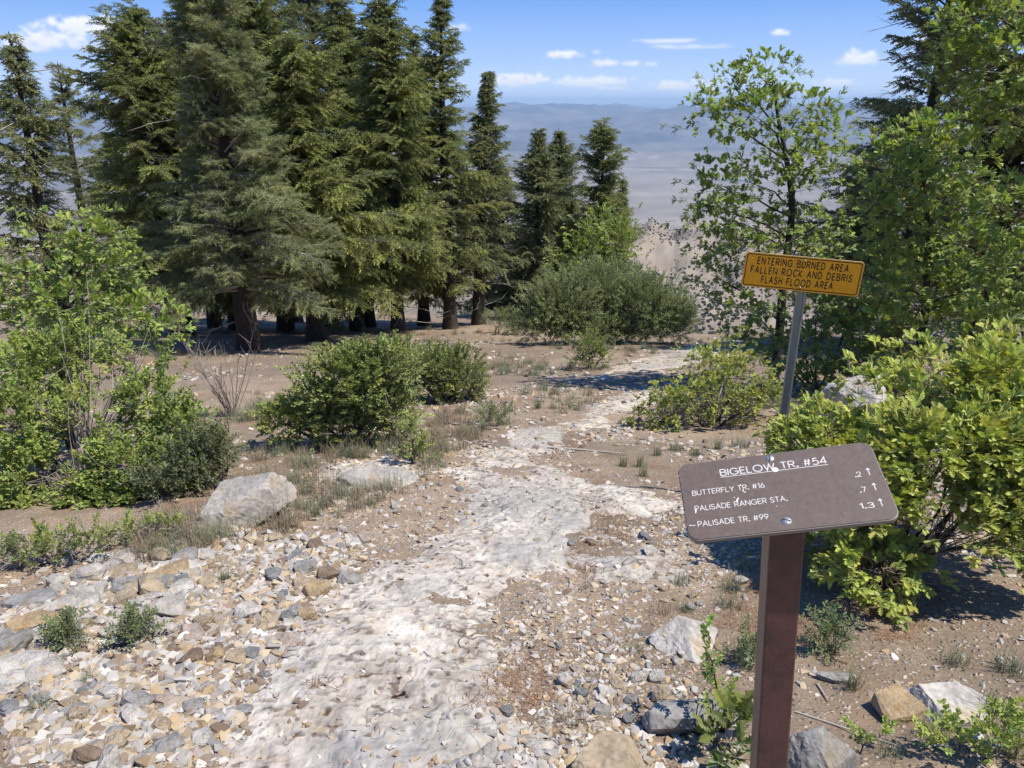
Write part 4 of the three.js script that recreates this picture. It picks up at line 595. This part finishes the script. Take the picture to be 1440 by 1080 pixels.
{ // fallen needles and twigs on the earth
  seed(551); const s2 = new Soup(); for (let i = 0; i < 9; i++) { const o = V(gauss() * .05, 0, gauss() * .05), a = rnd() * 6.28, e = o.clone().add(V(Math.cos(a) * .06, rr(0, .012), Math.sin(a) * .06)), sd = V(-Math.sin(a), 0, Math.cos(a)).multiplyScalar(.0014); s2.tri(o.clone().sub(sd), o.clone().add(sd), e, C(.24, .14, .08)); }
  const g = s2.geo(), list = []; for (let i = 0; i < 26000; i++) { const r = 1.2 * Math.pow(9, rnd()), th = rr(-38, 40) * Math.PI / 180, x = r * Math.sin(th), z = -r * Math.cos(th), sd = slabDist(x, z); if (fbm(x * 1.6, z * 1.6, 4, 461) < (sd > 0 ? .5 : .3) || rnd() < .35) continue; list.push(M4(V(x, surf(x, z) + .004, z), new THREE.Quaternion().setFromAxisAngle(UPV, rnd() * 6.28), rr(.7, 1.3))); }
  instanced('needle_litter', g, new THREE.MeshStandardMaterial({ vertexColors: true, roughness: 1, side: THREE.DoubleSide }), list, scene).userData.label = 'rusty fallen needles lying on the earth';
}
// low green weeds and single stems
const weed = (px, py, label, list, o = {}) => { const p = foot(px, py), d = -p.z; leafy('weed', label, 'plant', p, { seed: px, kit: WILLOW, up: .9, size: .55, limb: .004, ...o, clumps: masses(p, list, d) }); };
weed(70, 790, 'low tangled weeds under the front of the large leafy shrub', [[60, 775, 46, 18, 50], [120, 762, 40, 16, 40]], { kit: SHRUB, size: .7, bare: 16 });
weed(190, 765, 'loose green weeds between the leafy shrub and the slab pile', [[185, 752, 40, 18, 40], [235, 742, 30, 14, 26]], { kit: SHRUB, size: .6, bare: 12 });
weed(20, 800, 'thin grassy weed at the edge of the slab pile', [[20, 788, 26, 16, 26]], { size: .6, bare: 6 });
weed(95, 912, 'dark green weed growing between the rubble slabs', [[95, 902, 20, 14, 46]]);
weed(190, 910, 'upright green weed in the rubble beside the rust brown stones', [[190, 895, 18, 20, 50]]);
weed(1165, 915, 'low spreading weed on the earth below the bright oak bush', [[1165, 902, 28, 14, 46]], { bright: 1.2 });
weed(1385, 1062, 'leafy weeds in the corner below the pale slab', [[1340, 1045, 44, 22, 18], [1405, 1030, 36, 30, 22], [1420, 1070, 40, 24, 20]], { kit: LUSH, size: .62, bright: 1.1 });
weed(1225, 1060, 'thin leafy sprouts between the lichen grey boulder and the corner weeds', [[1225, 1042, 34, 22, 9]], { kit: LUSH, size: .55 });
weed(1000, 1030, 'single dark stem with a few leaves left of the sign post', [[993, 915, 6, 26, 5], [998, 970, 12, 22, 6], [1028, 985, 12, 18, 4]], { kit: LUSH, size: .55, limb: .005, bark: C(.06, .045, .04) });
weed(1040, 1075, 'broad dark green leaves at the foot of the sign post', [[1030, 1060, 26, 14, 12]], { kit: OAK, size: .7, bright: .6 });
weed(1060, 930, 'small green weed close to the left of the sign post', [[1050, 925, 18, 18, 24]]);
weed(700, 600, 'low green weed patch on the slope beside the orange slab', [[690, 590, 30, 10, 40]], { size: .8 });
// sticks
function stick(a, b, r, label) { const w = new Soup(), A = V(a.x, surf(a.x, a.z) + r, a.z), B = V(b.x, surf(b.x, b.z) + r * 1.6, b.z), m = A.clone().lerp(B, .5); m.y = Math.max(m.y, surf(m.x, m.z) + r); w.tube([A, m, B], [r, r * .85, r * .5], 6, C(.4, .36, .3)); const g = w.geo(), o = new THREE.Mesh(g, twigMat); o.name = numbered('stick'); o.castShadow = o.receiveShadow = true; scene.add(o); tag(o, label, 'stick'); }
stick(groundHit(1008, 1032), groundHit(1062, 996), .006, 'bleached stick leaning on the earth left of the sign post');
stick(groundHit(1118, 1002), groundHit(1270, 1052), .004, 'thin bleached stick lying right of the sign post');
stick(groundHit(770, 632), groundHit(880, 640), .01, 'weathered root lying across the trail');
stick(groundHit(1150, 960), groundHit(1165, 985), .005, 'short grey twig near the flat grey stone');

// ---------------------------------------------------------------- lettering (strokes on a canvas: flat print)
const GLYPH = { A: [8, 'M0 10L4 0L8 10M1.5 6.6H6.5'], B: [6.4, 'M0 0V10M0 0H3C7 0 7 4.7 3 4.7H0M3 4.7C7.9 4.7 7.9 10 3 10H0'], C: [8, 'M8 1.9C3.5 -2.4 -.2 1.8 0 5C-.2 8.2 3.5 12.4 8 8.1'], D: [7.4, 'M0 0V10H2.4C9 10 9 0 2.4 0Z'], E: [5.4, 'M5.4 0H0V10H5.4M0 4.8H4.9'], F: [5.2, 'M5.2 0H0V10M0 4.9H4.7'], G: [9.2, 'M8.6 2.1C4 -2.2 0 1.5 0 5C0 8.4 3.6 11.6 7.4 9.2C8.8 8.2 9.2 6.8 9.2 5.4H5.4'], H: [7, 'M0 0V10M7 0V10M0 4.8H7'], I: [.2, 'M0 0V10'], K: [6.6, 'M0 0V10M6.2 0L.4 5.2L6.6 10'], L: [5, 'M0 0V10H5'], N: [7.4, 'M0 10V0L7.4 10V0'], O: [10, 'M5 0C-1.6 0 -1.6 10 5 10C11.6 10 11.6 0 5 0Z'], P: [6, 'M0 10V0H3C7.4 0 7.4 5.4 3 5.4H0'], R: [6.4, 'M0 10V0H3C7.4 0 7.4 5.2 3 5.2H0M3 5.2L6.4 10'], S: [5.8, 'M5.4 1.7C4 -.8 .3 -.3 .3 2.5C.3 5.4 5.8 4.3 5.8 7.4C5.8 10.6 1.4 11 0 8.1'], T: [6.4, 'M0 0H6.4M3.2 0V10'], U: [6.8, 'M0 0V6.4C0 11.2 6.8 11.2 6.8 6.4V0'], W: [11.6, 'M0 0L2.9 10L5.8 .6L8.7 10L11.6 0'], Y: [7.2, 'M0 0L3.6 4.9L7.2 0M3.6 4.9V10'], 1: [2.2, 'M0 2L2.2 0V10'], 2: [6, 'M.2 3C.2 -1 6 -1 6 2.8C6 5 3 7 0 10H6.2'], 3: [5.8, 'M.5 1.8C1.8 -.7 5.4 -.4 5.4 2.3C5.4 4.2 4 4.8 2.4 4.8C4.4 4.8 5.8 5.6 5.8 7.3C5.8 10.8 1 10.9 0 8'], 4: [6.6, 'M5 10V0L0 7.4H6.6'], 5: [6, 'M5.4 0H1.6L.8 4.4C3 3 6 4 6 6.8C6 10.6 1.4 10.9 0 8.6'], 6: [6.2, 'M4.6 0L.8 5.2C-1.2 8.4 1 10 3 10C7.2 10 7.2 4.2 3 4.2C2 4.2 1.2 4.6 .8 5.2'], 7: [6, 'M0 0H6L2 10'], 9: [6.2, 'M1.6 10L5.4 4.8C7.4 1.6 5.2 0 3.2 0C-1 0 -1 5.8 3.2 5.8C4.2 5.8 5 5.4 5.4 4.8'], '#': [7.4, 'M2.6 0L1 10M6.2 0L4.6 10M.6 3.3H7.2M0 6.8H6.6'], '.': [1, 'M0 9.3H1V10H0Z'], '^': [4, 'M2 0V10M0 2.6L2 0L4 2.6'] };
function lettering(ctx, text, x, y, h, o = {}) {                  // returns the width
  const k = h / 10, sx = o.sx ?? 1, gap = (o.gap ?? 2.2) * k * sx; let cx = x; ctx.lineWidth = (o.weight ?? 1.35); ctx.lineJoin = o.join ?? 'miter'; ctx.lineCap = 'butt';
  for (const ch of text) { if (ch === ' ') { cx += (o.space ?? 4.5) * k * sx; continue; } const [w, d] = GLYPH[ch]; if (!o.dry) { ctx.save(); ctx.translate(cx, y); ctx.scale(k * sx, k); ctx.stroke(new Path2D(d)); ctx.restore(); } cx += w * k * sx + gap; }
  return cx - gap - x;
}
const canvasTex = (w, h, draw) => { const c = document.createElement('canvas'); c.width = w; c.height = h; draw(c.getContext('2d')); const t = new THREE.CanvasTexture(c); t.colorSpace = THREE.SRGBColorSpace; t.magFilter = THREE.LinearFilter; return t; };
const roundedRect = (w, h, r) => { const s2 = new THREE.Shape(); s2.moveTo(-w / 2 + r, -h / 2); s2.lineTo(w / 2 - r, -h / 2); s2.absarc(w / 2 - r, -h / 2 + r, r, -Math.PI / 2, 0); s2.lineTo(w / 2, h / 2 - r); s2.absarc(w / 2 - r, h / 2 - r, r, 0, Math.PI / 2); s2.lineTo(-w / 2 + r, h / 2); s2.absarc(-w / 2 + r, h / 2 - r, r, Math.PI / 2, Math.PI); s2.lineTo(-w / 2, -h / 2 + r); s2.absarc(-w / 2 + r, -h / 2 + r, r, Math.PI, Math.PI * 1.5); return s2; };
function faceUv(g, w, h) { const p = g.attributes.position, uv = new Float32Array(p.count * 2); for (let i = 0; i < p.count; i++) { uv[i * 2] = p.getX(i) / w + .5; uv[i * 2 + 1] = p.getY(i) / h + .5; } g.setAttribute('uv', new THREE.BufferAttribute(uv, 2)); return g; }
const steel = new THREE.MeshStandardMaterial({ color: C(.34, .35, .36), metalness: .7, roughness: .55 });

{ // brown trail sign on its leaning post
  const W = .457, H = .231, X = V(.9726, .1987, .1208).normalize(), Z0 = V(-.2296, .9023, .3649), Yv = new THREE.Vector3().crossVectors(Z0, X).normalize(), Zv = new THREE.Vector3().crossVectors(X, Yv), c = V(.634, EYE - .853, -1.614);
  const t = thing('trail_sign', 'brown trail sign board with white lettering on a leaning rusty square post', 'sign', V(c.x + .01, surf(c.x, c.z), c.z - .01));
  const bd = new THREE.Group(); bd.name = 'board'; bd.position.copy(c).sub(t.position); bd.quaternion.setFromRotationMatrix(new THREE.Matrix4().makeBasis(X, Yv, Zv)); t.add(bd);
  const PW = 2048, PH = Math.round(PW * H / W), K = PW / 280;        // K: canvas pixels per photo pixel along the board
  const art = canvasTex(PW, PH, (g) => {
    seed(601); const gr = [97, 84, 75]; g.fillStyle = `rgb(${gr})`; g.fillRect(0, 0, PW, PH);
    for (let i = 0; i < 2600; i++) { const v = rr(-9, 9); g.fillStyle = `rgba(${gr.map((q) => Math.round(q + v * 2)).join()},.25)`; g.beginPath(); g.ellipse(rnd() * PW, rnd() * PH, rr(4, 60), rr(3, 24), rnd() * 3, 0, 7); g.fill(); }
    for (let i = 0; i < 34; i++) { g.strokeStyle = `rgba(150,138,130,${rr(.08, .3)})`; g.lineWidth = rr(1, 3); const x = rnd() * PW, y = rnd() * PH, a = rr(-.5, .2), l = rr(40, 320); g.beginPath(); g.moveTo(x, y); g.lineTo(x + Math.cos(a) * l, y + Math.sin(a) * l); g.stroke(); }
    g.strokeStyle = g.fillStyle = 'rgb(198,195,190)';
    const fit = (q, x0, x1, y, h, o) => { const w0 = lettering(g, q, 0, 0, h, { ...o, dry: true }); g.save(); g.translate(x0, y); g.scale((x1 - x0) / w0, 1); lettering(g, q, 0, 0, h, o); g.restore(); };
    fit('BIGELOW TR. #54', 447, 1556, 143, 88, { gap: 2.3, space: 5, weight: 1.45 }); g.fillRect(441, 247, 1122, 8);
    const sm = { gap: 2.2, space: 4.8, weight: 1.4 }; fit('BUTTERFLY TR. #16', 112, 866, 394, 64, sm); fit('PALISADE RANGER STA.', 112, 1055, 602, 64, sm); fit('PALISADE TR. #99', 114, 824, 806, 64, sm);
    [['.2', 1782, 1840], ['.7', 1774, 1834], ['1.3', 1722, 1850]].forEach(([q, x0, x1], i) => { fit(q, x0, x1, 400 + i * 203, 62, sm); lettering(g, '^', 1906, 366 + i * 204, 92, { weight: 1.1 }); });
    g.fillStyle = 'rgb(222,220,216)'; for (const [x, y, a, b, r] of [[1022, 236, 32, 32, 0], [640, 470, 8, 10, 0], [628, 388, 6, 8, 0], [560, 582, 9, 34, .5], [535, 545, 5, 7, 0], [116, 668, 7, 30, .25], [36, 842, 16, 5, .2], [70, 848, 20, 4, .1], [935, 720, 8, 4, 0], [655, 490, 10, 7, 0]]) { g.beginPath(); g.ellipse(x, y, a, b, r, 0, 7); g.fill(); }
    for (let i = 0; i < 70; i++) { g.fillStyle = `rgba(190,186,180,${rr(.2, .6)})`; g.beginPath(); g.ellipse(rnd() * PW, rnd() * PH, rr(1, 4), rr(1, 4), 0, 0, 7); g.fill(); }
    g.fillStyle = 'rgba(196,192,188,.85)'; for (let i = 0; i < 130; i++) { const e = Math.floor(rnd() * 4), q = rnd(), w1 = rr(4, 46), h1 = rr(2, 8); if (e < 2) g.fillRect(q * PW, e ? PH - h1 : 0, w1, h1); else g.fillRect(e === 2 ? 0 : PW - h1, q * PH, h1, w1); }
  });
  const plate = new THREE.ExtrudeGeometry(roundedRect(W, H, .026), { depth: .009, bevelEnabled: true, bevelSize: .0012, bevelThickness: .0012, bevelSegments: 2, curveSegments: 10 }); plate.translate(0, 0, -.0112);
  part('panel', plate, new THREE.MeshStandardMaterial({ color: C(.22, .195, .175), roughness: .5 }), bd);
  const face = faceUv(new THREE.ShapeGeometry(roundedRect(W - .0024, H - .0024, .025), 10), W, H); face.translate(0, 0, .0008); part('lettering', face, new THREE.MeshPhysicalMaterial({ map: art, roughness: .5, clearcoat: .12, clearcoatRoughness: .35 }), bd);
  for (const [u, v, r, slot] of [[-.006, .1, .0115, 1.45], [-.008, -.0895, .0125, -.5]]) { const hd = new THREE.SphereGeometry(r, 20, 10, 0, 6.29, 0, 1.2); hd.rotateX(Math.PI / 2); hd.scale(1, 1, .55); const b = part('bolt', hd, steel, bd); b.position.set(u, v, .0006 - r * .2); const sl = part('slot', new THREE.BoxGeometry(r * 1.5, r * .2, .001), new THREE.MeshStandardMaterial({ color: C(.05, .05, .05), roughness: .8 }), b); sl.position.z = r * .55; sl.rotation.z = slot; }
  // square post, leaning
  const topC = c.clone().addScaledVector(Yv, -.036).addScaledVector(Zv, -.012), foot0 = V(c.x + .088, surf(c.x, c.z) - .35, c.z + .06), up = topC.clone().sub(foot0), Lp = up.length(); up.normalize();
  const fx = V(Math.cos(.1), 0, Math.sin(.1)), fz = new THREE.Vector3().crossVectors(fx, up).normalize(), fxx = new THREE.Vector3().crossVectors(up, fz), A = .0395;
  const rust = texture(512, (u, v) => { const n = fbm(u * 7, v * 7, 6, 641, 7), f = fbm(u * 50, v * 50, 2, 642, 50), q = clamp(.5 + n * .9 + f * .3); return sc(lerp(.05, .125, q), lerp(.026, .05, q), lerp(.024, .043, q)); });
  const sh = roundedRect(2 * A, 2 * A, .006), pg = new THREE.ExtrudeGeometry(sh, { depth: Lp, bevelEnabled: false, curveSegments: 4, steps: 1 });
  // the top is cut to the slope of the board
  const pp = pg.attributes.position, local = new THREE.Matrix4().makeBasis(fxx, fz.clone().negate(), up), inv = local.clone().invert(), nB = Zv.clone().transformDirection(inv), oB = topC.clone().sub(foot0).applyMatrix4(inv); for (let i = 0; i < pp.count; i++) if (pp.getZ(i) > Lp * .5) pp.setZ(i, oB.z - (nB.x * (pp.getX(i) - oB.x) + nB.y * (pp.getY(i) - oB.y)) / nB.z - .002); pg.computeVertexNormals(); boxUv(pg, 3);
  const post = part('post', pg, new THREE.MeshPhysicalMaterial({ map: rust, roughness: .5, clearcoat: .25, clearcoatRoughness: .45 }), t); post.position.copy(foot0).sub(t.position); post.quaternion.setFromRotationMatrix(local);
}
{ // yellow warning sign on a perforated steel channel
  const W = .76, H = .235, c = V(1.948, EYE - 1.073, -5.107), X = V(.978, -.058, .2).normalize(), Yv = V(.055, .998, .02).addScaledVector(X, -V(.055, .998, .02).dot(X)).normalize(), Zv = new THREE.Vector3().crossVectors(X, Yv);
  const y0 = surf(c.x, c.z), t = thing('warning_sign', 'yellow warning sign with three lines of black lettering on a perforated steel post', 'sign', V(c.x, y0, c.z - .04));
  const bd = new THREE.Group(); bd.name = 'board'; bd.position.copy(c).sub(t.position); bd.quaternion.setFromRotationMatrix(new THREE.Matrix4().makeBasis(X, Yv, Zv)); t.add(bd);
  const PW = 2048, PH = Math.round(PW * H / W);
  const art = canvasTex(PW, PH, (g) => {
    seed(651); g.fillStyle = 'rgb(212,150,14)'; g.fillRect(0, 0, PW, PH); for (let i = 0; i < 900; i++) { g.fillStyle = `rgba(${rnd() < .5 ? '226,166,30' : '194,132,8'},.1)`; g.beginPath(); g.ellipse(rnd() * PW, rnd() * PH, rr(10, 90), rr(6, 40), rnd() * 3, 0, 7); g.fill(); }
    g.strokeStyle = 'rgb(38,16,8)'; g.lineWidth = 17; g.beginPath(); g.roundRect(34, 32, PW - 68, PH - 64, 38); g.stroke(); g.strokeStyle = 'rgb(26,18,12)';
    const o = { sx: .66, gap: 4.2, space: 7.2, weight: 2.05, join: 'round' }; const line = (q, x0, x1, y) => { const w0 = lettering(g, q, 0, 0, 118, { ...o, dry: true }); g.save(); g.translate(x0, y); g.scale((x1 - x0) / w0, 1); lettering(g, q, 0, 0, 118, o); g.restore(); };
    line('ENTERING BURNED AREA', 225, 1795, 82); line('FALLEN ROCK AND DEBRIS', 132, 1882, 252); line('FLASH FLOOD AREA', 345, 1590, 420);
    g.fillStyle = 'rgb(244,206,110)'; for (const [x, y, r] of [[126, 105, 13], [550, 300, 14], [500, 250, 8], [700, 190, 10], [770, 250, 8], [960, 290, 14], [820, 260, 8], [480, 370, 10], [740, 400, 10], [1500, 190, 6], [1240, 520, 6]]) { g.beginPath(); g.ellipse(x, y, r, r * .8, 0, 0, 7); g.fill(); }
  });
  const plate = new THREE.ExtrudeGeometry(roundedRect(W, H, .022), { depth: .002, bevelEnabled: true, bevelSize: .0006, bevelThickness: .0006, bevelSegments: 1, curveSegments: 10 }); plate.translate(0, 0, -.0028); part('panel', plate, new THREE.MeshStandardMaterial({ color: C(.55, .5, .3), metalness: .3, roughness: .5 }), bd);
  const face = faceUv(new THREE.ShapeGeometry(roundedRect(W - .0012, H - .0012, .0215), 10), W, H); face.translate(0, 0, .0006); part('lettering', face, new THREE.MeshPhysicalMaterial({ map: art, roughness: .55 }), bd);
  for (const v of [.092, -.092]) { const hd = new THREE.SphereGeometry(.0075, 14, 8, 0, 6.29, 0, 1.3); hd.rotateX(Math.PI / 2); part('bolt', hd, steel, bd).position.set(.005, v, -.001); }
  // hat-section post: web with holes and two flanges
  const topY = c.y + .105 - y0, botY = -.4, galv = new THREE.MeshStandardMaterial({ color: C(.42, .44, .45), metalness: .75, roughness: .5 }), web = new THREE.Shape(); web.moveTo(-.017, botY); web.lineTo(.017, botY); web.lineTo(.017, topY); web.lineTo(-.017, topY); web.closePath(); for (let y = botY + .03; y < topY - .02; y += .0254) { const h = new THREE.Path(); h.absarc(0, y, .0052, 0, 6.2832); web.holes.push(h); }
  const post = new THREE.Group(); post.name = 'post'; post.position.set(.005, 0, -.002); post.rotation.y = -.2; post.rotation.z = -.012; t.add(post);
  part('web', new THREE.ExtrudeGeometry(web, { depth: .003, bevelEnabled: false, curveSegments: 5 }), galv, post);
  for (const sd of [-1, 1]) { const f = new THREE.Shape(); f.moveTo(sd * .0172, .003); f.lineTo(sd * .0202, .003); f.lineTo(sd * .0232, -.02); f.lineTo(sd * .032, -.02); f.lineTo(sd * .032, -.0232); f.lineTo(sd * .0206, -.0232); f.closePath(); const g = new THREE.ExtrudeGeometry(f, { depth: topY - botY, bevelEnabled: false }); g.rotateX(-Math.PI / 2); g.translate(0, botY, 0); part('flange', g, galv, post); }
}
renderer.render(scene, camera);
